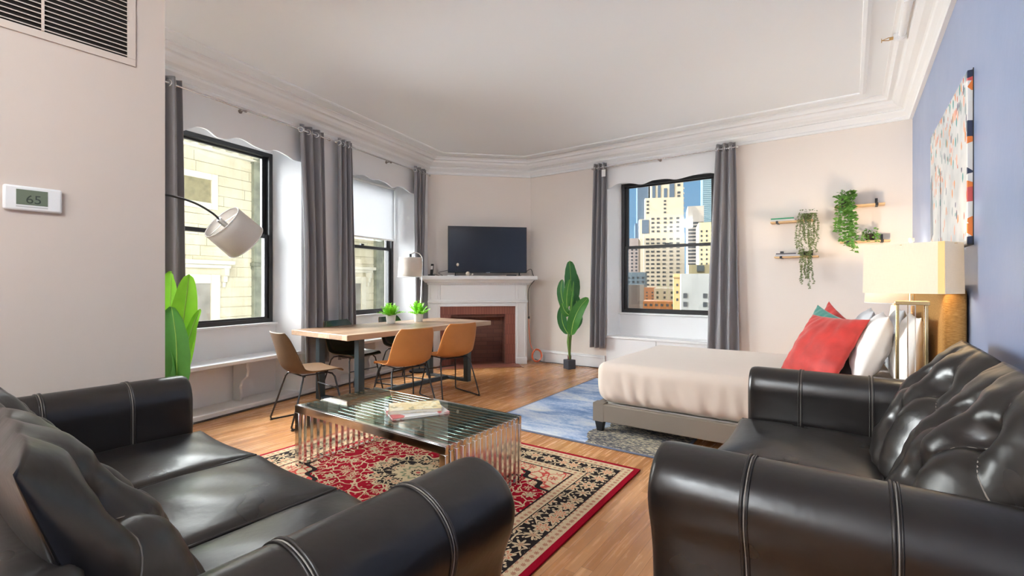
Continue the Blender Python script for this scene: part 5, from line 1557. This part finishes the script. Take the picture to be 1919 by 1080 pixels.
tag(MB().cyl((0, 0, 0), (-.012, 0, 0), .006, 8).obj('wall_hook', M_blackplastic, loc=(XB, 2.27, 2.02)), 'small dark hook on the blue wall at the right edge', 'hook')

vt = thing('air_vent', 'white framed return air vent with dark slots high on the beige wall', 'vent', (PX, 0, 0))
y0, y1, z0, z1 = -.30, .862, 2.457, 3.02
MB().box(0, y0 - .035, z0 - .037, .008, y1 + .037, z0).box(0, y0 - .035, z1, .008, y1 + .037, z1 + .037).box(0, y0 - .035, z0, .008, y0, z1).box(0, y1, z0, .008, y1 + .037, z1).obj('frame', M_beige, parent=vt, bevel=.002)
MB().box(.0005, y0, z0, .002, y1, z1).obj('dark_duct', mat('duct_dark', (.012, .008, .006), .9), parent=vt)
m_ = MB(); z = z0 + .012
while z < z1:
    m_.add([(.001, y0, z), (.012, y0, z - .007), (.012, y1, z - .007), (.001, y1, z), (.001, y0, z + .003), (.012, y0, z - .003), (.012, y1, z - .003), (.001, y1, z + .003)],
           [(0, 3, 2, 1), (4, 5, 6, 7), (0, 1, 5, 4), (1, 2, 6, 5), (2, 3, 7, 6), (3, 0, 4, 7)]); z += .0235
m_.obj('louvres', M_beige, parent=vt)
m_ = MB()
for yy in (-.0, .536): m_.box(.006, yy - .005, z0, .0135, yy + .005, z1)
m_.obj('divider', M_beige, parent=vt)

th = thing('thermostat', 'white rectangular thermostat with a grey green display on the beige wall', 'thermostat', (PX, .503, 1.647))
MB().box(0, -.10, -.058, .022, .10, .058).obj('body', M_whiteplastic, parent=th, bevel=.010, seg=3)
MB().box(.02, -.058, -.030, .0235, .048, .040).obj('display', mat('lcd_display', (.16, .19, .13), .3), parent=th)
MB().box(.02, -.058, -.042, .0232, .048, -.036).obj('button_strip', mat('pale_grey_plastic', (.6, .6, .57), .5), parent=th)
def text(body, loc, rot, size, m, parent):
    c = bpy.data.curves.new('digits', 'FONT'); c.body = body; c.size = size; c.extrude = .0004; c.align_x = 'CENTER'
    c.materials.append(m)
    tmp = bpy.data.objects.new('digits_curve', c); COL.objects.link(tmp)
    bpy.context.view_layer.update()
    me = bpy.data.meshes.new_from_object(tmp.evaluated_get(bpy.context.evaluated_depsgraph_get()))
    bpy.data.objects.remove(tmp)
    if not me.materials: me.materials.append(m)
    o = bpy.data.objects.new('digits', me); COL.objects.link(o); o.parent = parent; o.location = loc; o.rotation_euler = rot
    return o
text('65', (.0240, 0.0, -.022), (pi / 2, 0, pi / 2), .055, mat('lcd_ink', (.03, .04, .03), .5), th)

# ceiling sprinkler pipe along the blue wall
sp_ = thing('sprinkler_pipe', 'white sprinkler pipe under the ceiling with a brass head', 'pipe', (.315, 4.70, 3.150))
MB().tube([(-.005, -4.5, 0), (.0, -.5, 0), (0, -.02, 0)], .024, 12).obj('pipe', M_white, parent=sp_, smooth='auto')
MB().tube([(0, -.05, 0), (0, 0, 0), (-.05, 0, 0)], .030, 12).tube([(0.03, 0, 0), (-.03, 0, 0)], .032, 12).obj('elbow', M_white, parent=sp_, smooth='auto')
MB().cyl((-.04, 0, 0), (-.075, 0, 0), .012, 10).cyl((-.075, 0, .012), (-.12, 0, 0), .003, 6).cyl((-.075, 0, -.012), (-.12, 0, 0), .003, 6).cyl((-.12, 0, 0), (-.124, 0, 0), .016, 12).obj('sprinkler_head', M_brass, parent=sp_)
MB().box(-.03, -.62, -.028, .03, -.60, .045).obj('pipe_clip', M_white, parent=sp_)

# unseen fill lights, added behind the camera and the partition to brighten the room
M_fill_globe = mat('fill_light_globe', (1, 1, 1), .5, emit=((.92, .97, 1.0), 64.0))
for i, (x, y, lb) in enumerate(((-1.3, -1.1, 'added round fill light nearest the sofas'), (-1.3, -2.6, 'added round fill light by the rear wall'), (-3.95, -1.0, 'added round fill light in the nook behind the beige wall'))):
    t = thing('added_fill_light', lb, 'fill light', (x, y, CEIL))
    MB().lathe([(.001, 0), (.17, 0), (.18, -.02), (.17, -.035)], n=28).obj('mount', M_white, parent=t, smooth='auto')
    MB().ball((0, 0, -.15), .17, 12, .75).obj('globe', M_fill_globe, parent=t, smooth=True)
